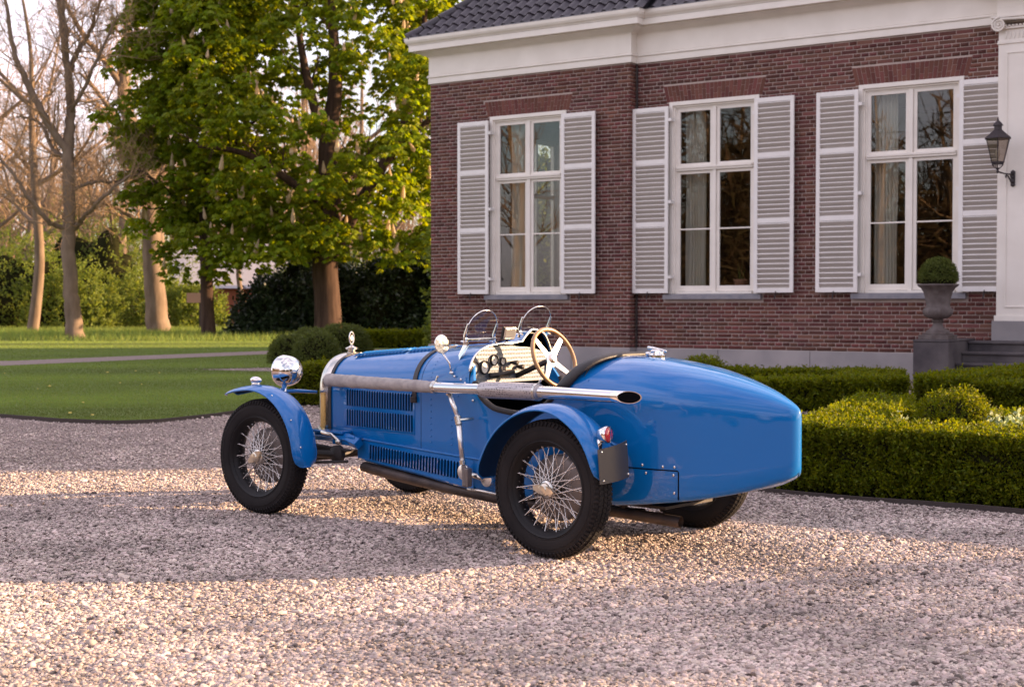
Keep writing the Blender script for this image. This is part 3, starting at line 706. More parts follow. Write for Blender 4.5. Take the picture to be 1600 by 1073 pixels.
for r, z, fl in [(.09, .335, 0), (.15, .345, .5), (.205, .385, 1), (.228, .43, 1), (.232, .47, 1), (.222, .505, .6), (.205, .515, 0), (.19, .53, 0), (.195, .60, 0), (.21, .70, 0), (.235, .78, 0), (.275, .84, 0), (.315, .865, 0), (.33, .885, 0), (.325, .90, 0), (.28, .895, 0), (.22, .86, 0), (.0, .855, 0)]:
    secs.append([((r+.010*fl*abs(math.sin(12*a)))*math.cos(a), (r+.010*fl*abs(math.sin(12*a)))*math.sin(a), z) for a in np.linspace(0, 2*math.pi, n_+1)[:-1]])
b.loft(secs, closed=True); b.build('urn_bowl', M['urn'], urn, smooth=True, sharp=50)
# ================================================================ THE CAR
# local axes: x forward, y left, z up; origin on the gravel under the rear axle
car = empty('open_sports_car', (0.6375, 7.6788, 0.006), math.atan2(.6625, -.74906),
            'blue open two-seat vintage racing car with pointed tail and wire wheels standing on the gravel', 'car')
def interp(xs, ys):
    xs = np.array(xs, float); ys = np.array(ys, float); o = np.argsort(xs); xs = xs[o]; ys = ys[o]
    # monotone cubic
    h = np.diff(xs); d = np.diff(ys)/h; m = np.zeros(len(xs)); m[0] = d[0]; m[-1] = d[-1]
    for i in range(1, len(xs)-1):
        m[i] = 0 if d[i-1]*d[i] <= 0 else 2*d[i-1]*d[i]/(d[i-1]+d[i])
    def f(x):
        i = int(np.clip(np.searchsorted(xs, x)-1, 0, len(xs)-2)); t = min(1, max(0, (x-xs[i])/h[i]))
        return float((2*t**3-3*t**2+1)*ys[i]+(t**3-2*t**2+t)*h[i]*m[i]+(-2*t**3+3*t**2)*ys[i+1]+(t**3-t**2)*h[i]*m[i+1])
    return f
BX = [2.20, 1.9, 1.6, 1.25, 1.0, .84, .4, 0, -.17, -.35, -.55, -.74, -.90, -1.0, -1.04, -1.06]
Wf = interp(BX, [.235, .272, .308, .345, .368, .38, .395, .395, .388, .366, .318, .236, .146, .080, .046, .014])
ZTf = interp(BX, [.975, .997, 1.018, 1.043, 1.062, 1.067, 1.05, 1.02, 1.016, .998, .965, .916, .861, .812, .786, .765])
ZSf = interp(BX, [.73, .755, .775, .80, .815, .82, .82, .80, .79, .78, .765, .745, .725, .715, .71, .71])
ZBf = interp([1.9, 1.3, .75, .2, -.1, -.55, -.8, -.97, -1.04, -1.06], [.335, .292, .245, .238, .248, .298, .348, .405, .44, .47])
def top_arc(x, n=28, off=0., hump=0., p=None):
    if p is None: p = 2.25+1.0*max(0, min(1, (1.25-x)/.4)) if x > .5 else 2.25+.85*max(0, min(1, (x+.5)/.5))
    W_, ZT, ZS = Wf(x)+off, ZTf(x)+off, ZSf(x)
    out = []
    for i in range(n+1):
        a = math.pi*i/n; c, s_ = math.cos(a), math.sin(a)
        y = W_*math.copysign(abs(c)**(2/p), c); z = ZS+(ZT-ZS)*abs(s_)**(2/p)
        if hump: z += hump*math.exp(-((y+.215)/.115)**4)*min(1, abs(s_)*1.6)
        out.append((x, y, z))
    return out
def section(x, zb, off=0., hump=0., n=28, r=.03, p=None):
    W_ = Wf(x)+off; ZS = ZSf(x); arc = top_arc(x, n, off, hump, p)
    left = [(x, max(0, W_-r), zb), (x, W_-r*.3, zb+r*.3), (x, W_, zb+r)]+[(x, W_, zb+r+(ZS-zb-r)*t) for t in (.25, .5, .75)]
    right = [(x, -y, z) for _, y, z in reversed(left)]
    return left+arc+right

# bonnet
b = MB(); xs = np.linspace(2.185, 1.262, 22)
b.loft([section(x, .485-(.075*min(1, (2.185-x)/.4)), r=.008) for x in xs])
o = b.build('bonnet', M['blue'], car, smooth=True, sharp=50)
# scuttle with the hump in front of the driver
def hmp(x): t = max(0, min(1, (1.16-x)/.32)); return .085*t*t*(3-2*t)
b = MB(); xs = np.linspace(1.258, .84, 20)
b.loft([section(x, .40, hump=hmp(x), r=.008) for x in xs])
b.build('scuttle', M['blue'], car, smooth=True, sharp=50)
# thin dark joint between bonnet and scuttle
b = MB(); b.loft([section(x, .445, off=-.004, r=.008) for x in (1.27, 1.25)]); b.build('bonnet_joint', M['slot'], car)
# cockpit sides with the cut-down edge
ZE = interp([.845, .80, .74, .62, .45, .34, .25, .17, -.01], [.955, .86, .775, .715, .700, .715, .765, .83, .90])
for sgn in (1, -1):
    b = MB(); secs = []
    for x in np.linspace(.842, -.01, 26):
        W_ = Wf(x); zs = ZSf(x); ze = ZE(x); zb = ZBf(x); sec = []
        for t in np.linspace(0, 1, 12):
            z = zb+.03+(ze-zb-.03)*t
            y = W_ if z <= zs else W_*max(0, 1-((z-zs)/(ZTf(x)-zs))**2.25)**(1/2.25)
            sec.append((x, sgn*y, z))
        sec = [(x, sgn*(W_-.03), zb), (x, sgn*(W_-.009), zb+.009)]+sec+[(x, sgn*(sec[-1][1]*sgn-.018), ze+.002), (x, sgn*(W_-.03), ze-.25), (x, sgn*(W_-.04), zb+.02)]
        secs.append(sec)
    b.loft(secs); b.build('cockpit_side', M['blue'], car, smooth=True, sharp=50)
    # padded edge roll
    pts = []
    for x in np.linspace(.80, .14, 22):
        z = ZE(x); zs = ZSf(x); W_ = Wf(x)
        y = W_ if z <= zs else W_*max(0, 1-((z-zs)/(ZTf(x)-zs))**2.25)**(1/2.25)
        pts.append((x, sgn*(y-.004), z))
    b = MB(); b.tube(pts, .017, 8); b.build('padded_edge_roll', M['leather'], car, smooth=True)
# lower side panels, below a raised bead
for sgn in (1, -1):
    b = MB(); secs = []
    for x in np.linspace(1.885, .80, 16):
        zb = ZBf(x); W_ = Wf(x)+.003; zt = .462-.04*(1.885-x)/1.1
        secs.append([(x, sgn*(W_-.08), zb), (x, sgn*(W_-.012), zb), (x, sgn*W_, zb+.012), (x, sgn*W_, zt-.006), (x, sgn*(W_-.01), zt)])
    b.loft(secs, capa=True); b.build('lower_side_panel', M['blue'], car, smooth=True, sharp=40)
    b = MB(); b.tube([(x, sgn*(Wf(x)+.003), .468-.04*(1.885-x)/1.1) for x in np.linspace(1.885, .60, 12)], .006, 6); b.build('side_bead', M['blue'], car, smooth=True)
# tail
b = MB(); xs = [0, -.05, -.11, -.17, -.23, -.3, -.37, -.44, -.51, -.58, -.65, -.72, -.79, -.85, -.90, -.94, -.98, -1.005, -1.022, -1.035, -1.048, -1.056, -1.06]
secs = [section(x, ZBf(x), r=.03 if x > -1. else .02, p=2.25) for x in xs]
secs[-1] = [(x, y*.35, .6+(z-.6)*.93) for x, y, z in secs[-1]]
for k_ in range(5): secs[k_] = [(x+.14*max(0, min(1, (1.02-z)/.17))*(1-k_/5.)**2*(1 if z > .8 else 1), y, z) for x, y, z in secs[k_]]
b.loft(secs, capa=False, capb=True)
# closing floor of the tail
b.loft([[(x, Wf(x)-.03 if Wf(x) > .03 else 0, ZBf(x)), (x, -(Wf(x)-.03) if Wf(x) > .03 else 0, ZBf(x))] for x in xs])
b.build('tail', M['blue'], car, smooth=True, sharp=50, weld=True)
# access panel outline on the tail side and its bolts
def tail_side(x, z, sgn=1, off=.002):
    return (x, sgn*(Wf(x)+off), z)
for sgn in (1, -1):
    b = MB()
    b.tube([tail_side(x, .462-.012*(-.08-x), sgn, -.0005) for x in np.linspace(-.08, -.545, 10)]+[tail_side(-.55, z, sgn, -.0005) for z in (.45, .40, .35, .31)], .0035, 5)
    b.build('panel_gap', M['slot'], car)
    for x, z in [(-.12, .485), (-.24, .48), (-.36, .478), (-.47, .475), (-.53, .476), (-.22, .442), (-.38, .438), (-.525, .435), (-.53, .345)]:
        b = MB(); b.lathe([(.008, 0), (.007, .003), (.003, .005), (0, .0055)], 8, Matrix.Translation(tail_side(x, z, sgn, .0005)) @ Matrix.Rotation(R(-90*sgn), 4, 'X'))
        b.build('panel_bolt', M['chrome'], car, smooth=True)
# head fairing roll behind the cockpit (padded hoop) and body seam
arc = [(p[0]+.14*max(0, min(1, (1.02-p[2])/.17)), p[1], p[2]) for p in top_arc(-.002, 34, .002) if p[2] > .835]
b = MB(); secs = []
for p in arc:
    nrm = Vector((0, p[1], (p[2]-.80)*1.4)).normalized()
    sec = []
    for (dx, dn) in [(.05, -.02), (.055, .004), (.035, .014), (.0, .016), (-.03, .010), (-.035, .0), (-.03, -.01)]:
        sec.append((p[0]+dx, p[1]+nrm.y*dn, p[2]+nrm.z*dn))
    secs.append(sec)
b.loft(secs, closed=True, capa=True, capb=True); b.build('rear_cockpit_padding', M['leather'], car, smooth=True)
# inner bulkhead, floor, seats
b = MB(); b.loft([[(x, y*.93, max(.26, z-.02)) for _, y, z in top_arc(x, 20)] for x in (.045, .04)])
sec = [(.03, y*.95, z-.01) for _, y, z in top_arc(0, 20)]; b.add(sec+[(.03, -.36, .26), (.03, .36, .26)], [tuple(range(len(sec)+2))])
b.build('seat_bulkhead', M['leather'], car)
b = MB(); b.span(.02, 1.15, -.31, .31, .25, .27); b.build('floor_pan', M['iron'], car)
for sgn in (1, -1):
    b = MB(); b.box((.36, sgn*.18, .36), (.42, .32, .14), (0, R(-6), 0)); b.build('seat_cushion', M['leather'], car, bevel=.03)
    b = MB(); b.box((.13, sgn*.18, .62), (.11, .33, .46), (0, R(-10), 0)); b.build('seat_backrest', M['leather'], car, bevel=.03)
# inner black lining ahead of the dash
b = MB(); b.loft([[(x, y*.985, z-.006) for _, y, z in section(x, .30, hump=hmp(x))] for x in (.846, 1.2)], capb=True); b.build('footwell_lining', M['slot'], car)

# trim line round the scuttle edge
arc = top_arc(.838, 44, .003, hmp(.84)); arc = [p for p in arc if p[2] > .90]
b = MB(); b.tube(arc, .0065, 6); b.build('scuttle_trim', M['alu'], car, smooth=True)
# instrument board: engine-turned aluminium
m = mat('engine_turned_aluminium', (.135, .155, .19), rough=.5, metal=.3)
nt = m.node_tree; tcx = nt.nodes.new('ShaderNodeTexCoord'); vo = nt.nodes.new('ShaderNodeTexVoronoi'); vo.inputs['Scale'].default_value = 42; vo.inputs['Randomness'].default_value = .15
bpn = nt.nodes.new('ShaderNodeBump'); bpn.inputs['Strength'].default_value = .4; bpn.inputs['Distance'].default_value = .004
mrr = nt.nodes.new('ShaderNodeMapRange'); mrr.inputs['To Min'].default_value = .22; mrr.inputs['To Max'].default_value = .5; mrr.inputs['From Max'].default_value = .6
nt.links.new(tcx.outputs['Object'], vo.inputs['Vector']); nt.links.new(vo.outputs['Distance'], bpn.inputs['Height']); nt.links.new(bpn.outputs['Normal'], nt.nodes['Principled BSDF'].inputs['Normal'])
nt.links.new(vo.outputs['Distance'], mrr.inputs['Value']); nt.links.new(mrr.outputs['Result'], nt.nodes['Principled BSDF'].inputs['Roughness'])
M['turned'] = m
arc = [(x, y*.985, z-.008-(.012 if y < -.05 else 0)) for x, y, z in top_arc(.858, 40, 0, 0) if z > .87]
bm_ = MB(); poly = arc+[(.858, -.30, .835), (.858, .30, .835)] if False else arc+[(.858, -arc[0][1], .842), (.858, arc[0][1], .842)]
n_ = len(poly); bm_.add(poly+[(x+.006, y, z) for x, y, z in poly], [tuple(range(n_)), tuple(range(2*n_-1, n_-1, -1))]+[(i, (i+1) % n_, n_+(i+1) % n_, n_+i) for i in range(n_)])
dash = bm_.build('instrument_board', M['turned'], car)
def gauge(y, z, r):
    mt = Matrix.Translation((.856, y, z)) @ Matrix.Rotation(R(-90), 4, 'Y')
    b = MB(); b.lathe([(r*1.12, 0), (r*1.12, .010), (r*1.0, .014), (r*.93, .010), (r*.93, .004)], 28, mt, caps=False)
    g = b.build('gauge', M['iron'], car, smooth=True, sharp=30)
    b = MB(); b.lathe([(r*.94, .003), (0, .0035)], 24, mt, caps=False); b.build('dial_face', M['dial'], g)
    b = MB()
    for k in range(11):
        a = R(-130+26*k); mt2 = mt @ Matrix.Rotation(a, 4, 'Z')
        b.add([mt2 @ Vector(p) for p in [(r*.70, -r*.02, .0042), (r*.88, -r*.02, .0042), (r*.88, r*.02, .0042), (r*.70, r*.02, .0042)]], [(0, 1, 2, 3)])
    mt2 = mt @ Matrix.Rotation(R(60), 4, 'Z'); b.add([mt2 @ Vector(p) for p in [(-r*.2, -r*.06, .005), (r*.75, 0, .005), (-r*.2, r*.06, .005)]], [(0, 1, 2)])
    b.build('dial_marks', M['slot'], g)
gauge(.325, .935, .036); gauge(.235, .935, .036); gauge(.155, .975, .029); gauge(.08, .965, .022)
b = MB()
for (y, z) in [(.0, .955), (-.05, .93)]: b.tube([(.86, y, z), (.81, y, z)], [.008, .016], 10)
b.build('control_knobs', M['iron'], car, smooth=True)
b = MB(); b.tube([(.845, .20, .885), (.82, .15, .89), (.82, .02, .905)], [.013, .016, .012], 8); b.box((.84, .12, .892), (.02, .16, .022)); b.build('switch_lever', M['iron'], car, smooth=True)
b = MB(); b.box((.852, .03, .925), (.012, .13, .02)); b.build('name_strip', M['drum'], car)

# steering wheel
SC = Vector((.575, -.055, .988)); ax = Vector((-.93, 0, .36)).normalized()   # axis towards the driver
mt = Matrix.Translation(SC) @ ax.to_track_quat('Z', 'Y').to_matrix().to_4x4()
b = MB(); rr, rt = .176, .0125; secs = []
for i in range(48):
    a = 2*math.pi*i/48; secs.append([mt @ Vector(((rr+rt*math.cos(t))*math.cos(a), (rr+rt*math.cos(t))*math.sin(a), rt*math.sin(t))) for t in np.linspace(0, 2*math.pi, 11)[:-1]])
b.loft(secs+[secs[0]], closed=True)
sw = b.build('steering_wheel_rim', M['wood'], car, smooth=True, weld=True)
b = MB()
for k in range(4):
    a = R(45+90*k); m2 = mt @ Matrix.Rotation(a, 4, 'Z')
    vs = [m2 @ Vector(p) for p in [(.03, -.021, -.022), (.170, -.013, .001), (.170, .013, .001), (.03, .021, -.022), (.03, -.021, -.026), (.170, -.013, -.003), (.170, .013, -.003), (.03, .021, -.026)]]
    b2 = MB(); b2.add(vs, [(0, 1, 2, 3), (7, 6, 5, 4), (0, 4, 5, 1), (2, 6, 7, 3), (1, 5, 6, 2), (0, 3, 7, 4)])
    b2.build('steering_spoke', M['alu'], car)
b.lathe([(.044, -.028), (.044, -.020), (.030, -.016), (.026, -.004), (.018, .002), (0, .003)], 24, mt)
for k in range(6):
    a = 2*math.pi*k/6; b.lathe([(.004, 0), (.003, .003), (0, .003)], 6, mt @ Matrix.Translation((.036*math.cos(a), .036*math.sin(a), -.02)))
b.build('steering_hub', M['alu'], car, smooth=True, sharp=30)
b = MB(); b.tube([SC-ax*.03, SC-ax*.34], .016, 10); b.build('steering_column', M['iron'], car, smooth=True)

# windscreens (aero screens)
def screen(y0, y1, zb, zt, x):
    yc, hw = (y0+y1)/2, (y1-y0)/2; lean = .035; pts = []
    for a in np.linspace(0, math.pi, 25):
        z = zb+.035+(zt-zb-.035)*math.sin(a)**.8; pts.append(Vector((x-lean*(z-zb)/(zt-zb)*1.6-.0*a, yc+hw*math.cos(a), z)))
    poly = [Vector((x, yc+hw*.93, zb))]+pts+[Vector((x, yc-hw*.93, zb))]
    n = len(poly); b = MB(); b.add([p+Vector((.002, 0, 0)) for p in poly]+[p-Vector((.002, 0, 0)) for p in poly], [tuple(range(n)), tuple(range(2*n-1, n-1, -1))])
    g = b.build('aero_screen', M['glass'], car)
    b = MB(); b.tube(poly, .0034, 6); b.build('screen_edge', M['chrome'], g, smooth=True)
    for s_ in (1, -1):
        b = MB(); y = yc+s_*hw*.98
        b.tube([(x+.004, y, zb-.035), (x+.0, y, zb+.02), (x-.026, yc+s_*hw*.99, zb+.085)], [.008, .009, .006], 8)
        b.tube([(x+.03, y, zb-.015), (x-.02, y, zb-.015)], .006, 8); b.lathe([(.011, -.008), (.011, .008)], 10, Matrix.Translation((x+.0, y, zb+.0)) @ Matrix.Rotation(R(90), 4, 'X'))
        b.build('screen_post', M['chrome'], g, smooth=True, sharp=40)
    b = MB(); b.box((x+.01, yc, zb-.006), (.012, hw*1.9, .016)); b.build('screen_clamp', M['chrome'], g, bevel=.003)
    return g
screen(.075, .325, 1.098, 1.262, .925)
screen(-.335, -.075, 1.135, 1.285, .86)
# folded blue stay under the near screen
b = MB(); b.add([(1.00, .30, 1.0), (.93, .315, 1.09), (.90, .325, 1.07), (.96, .335, .975)], [(0, 1, 2, 3)])
b.add([(.99, .295, 1.0), (.92, .31, 1.09), (.89, .32, 1.07), (.95, .33, .975)], [(0, 1, 2, 3)]); b.build('screen_stay', M['chrome'], car)
# centre rear-view mirror, back of its frame bright
b = MB(); b.box((.84, .03, 1.128), (.012, .098, .068), (0, R(-14), 0)); o = b.build('centre_mirror', M['alu'], car, bevel=.006)
b = MB(); b.tube([(.855, .03, 1.10), (.88, .03, 1.06)], .007, 8); b.box((.853, .03, 1.128), (.012, .112, .080), (0, R(-14), 0)); b.build('mirror_case', M['iron'], o, bevel=.004)
# round side mirror
mt = Matrix.Translation((1.03, .405, 1.068)) @ Vector((-1, .12, .1)).to_track_quat('Z', 'Y').to_matrix().to_4x4()
b = MB(); b.lathe([(.0, -.016), (.03, -.013), (.05, -.004), (.056, .003), (.052, .006)], 28, mt, caps=False); o = b.build('side_mirror', M['chrome'], car, smooth=True)
b = MB(); b.lathe([(.053, .0045), (0, .005)], 28, mt, caps=False); b.build('mirror_glass', mat('hazy_mirror_glass', (.32, .30, .29), rough=.22, metal=1, bump=.25, bscale=50), o)
b = MB(); b.tube([(1.03, .40, 1.02), (1.00, .372, .96), (.985, .372, .905)], .006, 8); b.lathe([(.016, 0), (.014, .01), (0, .014)], 12, Matrix.Translation((.985, .368, .90))); b.build('mirror_arm', M['chrome'], o, smooth=True)
# filler cap with lever
b = MB(); b.lathe([(.045, 0), (.045, .014), (.036, .022), (.034, .034), (.022, .042), (0, .043)], 28, Matrix.Translation((-.19, 0, 1.010))); o = b.build('filler_cap', M['chrome'], car, smooth=True, sharp=35)
b = MB(); b.tube([(-.13, 0, 1.062), (-.17, 0, 1.06), (-.25, 0, 1.045)], [.010, .007, .006], 8); b.tube([(-.19, -.05, 1.045), (-.19, .05, 1.045)], .009, 8); b.tube([(-.14, -.025, 1.03), (-.14, .025, 1.03)], .012, 8); b.build('cap_lever', M['chrome'], o, smooth=True)

# bonnet louvres, one by one
lv = MB()
lw, lh, ld = .0135, .108, .0085
lv.add([(-.0085, 0, -.5*lh), (-.0085, 0, .5*lh), (.003, 0, .5*lh), (.003, 0, -.5*lh)], [(0, 3, 2, 1)])
me_slot = None
def louvre_mesh(h, d=.0085, pitch=.026):
    m_ = MB(); hp = pitch*.5
    m_.mi = 0
    secs = []
    for t, f in [(-.5, 0), (-.47, .7), (-.42, 1), (.42, 1), (.47, .7), (.5, 0)]:
        z = h*t; secs.append([(hp*.95, 0, z), (hp*.30, d*.75*f, z), (-hp*.35, d*f, z), (-hp*.30, .0004, z)])
    m_.loft(secs[0:1]+secs[1:])
    m_.mi = 1
    m_.add([(-hp*1.0, .0008, -h*.46), (-hp*1.0, .0008, h*.46), (-hp*.25, .0008, h*.46), (-hp*.25, .0008, -h*.46)], [(0, 1, 2, 3)])
    me = m_.mesh('louvre'); me.materials.append(M['blue']); me.materials.append(M['slot']); return me
ml = louvre_mesh(.106); ml2 = louvre_mesh(.095); ml3 = louvre_mesh(.100)
def place_louvre(me, loc, rot=(0, 0, 0), parent=car, flip=False):
    o = bpy.data.objects.new('louvre', me); COL.objects.link(o); o.parent = parent; o.location = loc; o.rotation_euler = rot
    if flip: o.scale = (1, -1, 1)
slope = -math.atan((.36-.295)/(1.95-1.3))
for sgn in (1, -1):
    # raised louvre plate
    b = MB(); secs = []
    for x in np.linspace(2.035, 1.318, 10):
        y = Wf(x)+.0035; zt = .795+.0*x; zb = .527
        secs.append([(x, sgn*(y-.003), zb-.004), (x, sgn*y, zb), (x, sgn*y, .78), (x, sgn*(y-.004), .785)])
    b.loft(secs, capa=True, capb=True); b.build('louvre_plate', M['blue'], car, smooth=True, sharp=40)
    for i in range(26):
        x = 1.995-i*.0259
        y = Wf(x)+.004; dy = (Wf(x-.01)-Wf(x+.01))/.02; rz = -math.atan(dy)*sgn
        place_louvre(ml, (x, sgn*y, .716), (0, 0, rz), flip=sgn < 0)
        place_louvre(ml, (x, sgn*y, .592), (0, 0, rz), flip=sgn < 0)
    for i in range(31):
        x = 1.755-i*.0272; y = Wf(x)+.004; dy = (Wf(x-.01)-Wf(x+.01))/.02
        place_louvre(ml2 if x > 1.2 else ml3, (x, sgn*y, .392-.042*(1.755-x)/.85), (0, R(-2.6), -math.atan(dy)*sgn), flip=sgn < 0)
# top louvres in two fans each side of the hinge
for sgn in (1, -1):
    for i in range(24):
        x = 2.06-i*.031
        if 0.0 < (1.62-x) < .03: continue
        yy = .085; a = math.asin(min(1, (yy/Wf(x))))
        z = ZSf(x)+(ZTf(x)-ZSf(x))*(1-(yy/Wf(x))**2.25)**(1/2.25)
        o = bpy.data.objects.new('louvre', ml2); COL.objects.link(o); o.parent = car
        nn3 = Vector((0, sgn*.20, .98)).normalized(); o.rotation_euler = Matrix(((1, 0, 0), (0, nn3.y, -nn3.z), (0, nn3.z, nn3.y))).to_euler(); o.scale = (1, 1.3, 1.25)
        o.location = (x, sgn*yy, z+.001)
b = MB(); b.tube([(x, 0, ZTf(x)+.001) for x in np.linspace(2.18, 1.0, 12)], .006, 6); b.build('bonnet_hinge', M['blue'], car, smooth=True)

# leather bonnet strap + edge strip by the radiator
for (xa, xb, nm) in ((1.335, 1.298, 'bonnet_strap'), (2.198, 2.170, 'radiator_edge_strip')):
    b = MB(); z0 = .73 if nm == 'bonnet_strap' else .5
    s1_ = [[(x, y, z) for x, y, z in section(x_, z0, off=.008, r=.001)] for x_ in (xa, xb)]
    b.loft([[(x, y*.985, z-.006) for x, y, z in s1_[0]]]+s1_+[[(x, y*.985, z-.006) for x, y, z in s1_[1]]]); b.build(nm, M['strapl'], car, smooth=True, sharp=40)
b = MB()
for sgn in (1, -1): b.box((1.316, sgn*(Wf(1.316)+.012), .735), (.045, .016, .035))
b.build('strap_buckle', M['iron'], car, bevel=.004)

# radiator
b = MB()
def rad_sec(x, k, off): return [(x, y*k, .50+(z-.50)*(1+.0) if z > .5 else z) for _, y, z in [(0, p[1], p[2]) for p in section(2.18, .485, off=off, r=.01)]]
xs_r = [(2.20, 1.0, .006), (2.235, 1.0, .010), (2.27, 1.0, .009), (2.292, .985, .001), (2.30, .95, -.012)]
b.loft([rad_sec(x, k, o_) for x, k, o_ in xs_r]); 
rad = b.build('radiator_shell', M['nickel'], car, smooth=True)
b = MB(); sec = rad_sec(2.285, .94, -.015); b.add(sec, [tuple(range(len(sec)))]); b.build('radiator_core', mat('radiator_honeycomb', (.03, .028, .028), rough=.5, metal=.6, bump=1, bscale=200), rad)
b = MB(); b.span(2.205, 2.286, -.245, .245, .47, .488); b.build('radiator_base', M['brass'], rad)
for sgn in (1, -1):
    b = MB(); b.span(2.225, 2.262, sgn*.2455-.0025+sgn*.0035, sgn*.2455+.0025+sgn*.0035, .49, .735); b.build('radiator_side_plate', M['brass'], rad)
# filler neck and mascot: ring with a cross
b = MB(); b.lathe([(.034, 0), (.034, .012), (.024, .018), (.024, .026), (.036, .032), (.036, .044), (.016, .052), (.008, .060)], 20, Matrix.Translation((2.245, 0, .972))); b.build('radiator_cap', M['nickel'], rad, smooth=True, sharp=30)
b = MB(); b.tube([(2.245, -.048, 1.010), (2.245, .048, 1.010)], .007, 8)
b.build('cap_wing', M['nickel'], rad, smooth=True)
b = MB(); cz = 1.078; secs = []
mtm = Matrix.Translation((2.245, 0, cz)) @ Matrix.Rotation(R(20), 4, 'Z') @ Matrix.Rotation(R(90), 4, 'Y')
for i in range(24):
    a = 2*math.pi*i/24; secs.append([mtm @ Vector(((.034+.0045*math.cos(t))*math.cos(a)*1.15, (.031+.0045*math.cos(t))*math.sin(a), .004*math.sin(t))) for t in np.linspace(0, 2*math.pi, 7)[:-1]])
b.loft(secs+[secs[0]], closed=True)
for a in range(0, 4):
    b.box(mtm @ Vector((.012*math.cos(a*math.pi/2), .012*math.sin(a*math.pi/2), 0)), (.006, .010, .010)) 
b.tube([(2.245, 0, 1.03), (2.245, 0, 1.046)], .006, 8)
b.build('radiator_mascot', M['alu'], rad, smooth=True, sharp=40)

# ---- side exhaust
PATH = [(2.12, .315, .815), (2.02, .40, .829), (1.9, .435, .831), (1.5, .462, .829), (1.2, .478, .828), (1.0, .488, .826), (.62, .505, .829), (.2, .52, .833), (-.36, .535, .832)]
fy = interp([p[0] for p in PATH], [p[1] for p in PATH]); fz = interp([p[0] for p in PATH], [p[2] for p in PATH])
def pipe(x0, x1, r0, r1, n=20, k=16): return [(x, fy(x), fz(x)) for x in np.linspace(x0, x1, k)], list(np.linspace(r0, r1, k))
b = MB(); pts, rr_ = pipe(1.995, 1.00, .040, .034, k=40); rng2 = np.random.default_rng(3); rr_ = [r*(1+.028*rng2.normal()) if 0 < i < 39 else r for i, r in enumerate(rr_)]
b.tube(pts, rr_, 20); ex = b.build('side_exhaust_wrap', M['wrap'], car, smooth=True)
b = MB(); b.tube([(2.10, .245, .812), (2.085, .30, .815), (2.05, .365, .826), (1.99, .408, .831)], [.030, .034, .036, .034], 16); b.build('exhaust_elbow', M['nickel'], car, smooth=True)
b = MB(); pts, rr_ = pipe(1.0, .60, .031, .031); b.tube(pts, rr_, 24); b.build('exhaust_pipe', M['chrome'], car, smooth=True, sharp=50)
b = MB(); pts, rr_ = pipe(.22, -.30, .0335, .031); 
b.tube(pts, rr_, 28, cap=False)
# obliquely cut open end
c0 = Vector(pts[-1]); secs = []
for (rr0, sh) in ((.031, 0), (.0315, 1), (.0285, 1)):
    sec = []
    for j in range(28):
        t = 2*math.pi*j/28; y = rr0*math.cos(t); z = rr0*math.sin(t); dx = -.10*sh if sh else 0
        cut = dx*(1+.0) + (sh*(-.055)*(-(y)/.031))
        sec.append((c0.x+cut, c0.y+y*(1+.0), c0.z+z))
    secs.append(sec)
b.loft(secs, closed=True); b.build('exhaust_tailpipe', M['chrome'], car, smooth=True, sharp=60)
b = MB(); b.loft([secs[-1], [(x+.006, y, z) for x, y, z in secs[-1]]], closed=True, capb=True); b.build('exhaust_mouth', M['slot'], car)
b = MB(); b.lathe([(.0272, 0), (0, 0)], 20, Matrix.Translation((-.33, fy(-.33), fz(-.33))) @ Matrix.Rotation(R(90), 4, 'Y') @ Matrix.Rotation(R(0), 4, 'X')); b.build('exhaust_bore', M['slot'], car)
# perforated heat guard
pm = mat('perforated_guard', (.50, .46, .46), rough=.4, metal=.7)
nt = pm.node_tree; tcx = nt.nodes.new('ShaderNodeTexCoord'); vo = nt.nodes.new('ShaderNodeTexVoronoi'); vo.inputs['Scale'].default_value = 85; vo.inputs['Randomness'].default_value = .35
stp = nt.nodes.new('ShaderNodeMapRange'); stp.inputs['From Min'].default_value = .24; stp.inputs['From Max'].default_value = .34
mxx = nt.nodes.new('ShaderNodeMix'); mxx.data_type = 'RGBA'; mxx.inputs['A'].default_value = (.015, .012, .014, 1); mxx.inputs['B'].default_value = (.50, .46, .46, 1)
nt.links.new(tcx.outputs['Object'], vo.inputs['Vector']); nt.links.new(vo.outputs['Distance'], stp.inputs['Value']); nt.links.new(stp.outputs['Result'], mxx.inputs['Factor']); nt.links.new(mxx.outputs['Result'], nt.nodes['Principled BSDF'].inputs['Base Color'])
b = MB(); pts, rr_ = pipe(.625, .195, .046, .046, k=14); rr_[0] = .040; rr_[-1] = .042
b.tube(pts, rr_, 28); b.build('perforated_heat_guard', pm, car, smooth=True, sharp=50)
for x in (1.0, .21):
    b = MB(); pts, _ = pipe(x+.008, x-.008, 1, 1, k=3); b.tube(pts, .0475 if x < .5 else .038, 20); b.tube([(x, fy(x), fz(x)+.03), (x-.01, fy(x)-.01, fz(x)+.065), (x-.02, fy(x), fz(x)+.06)], .006, 6); b.build('pipe_clip', M['nickel'], car, smooth=True, sharp=40)

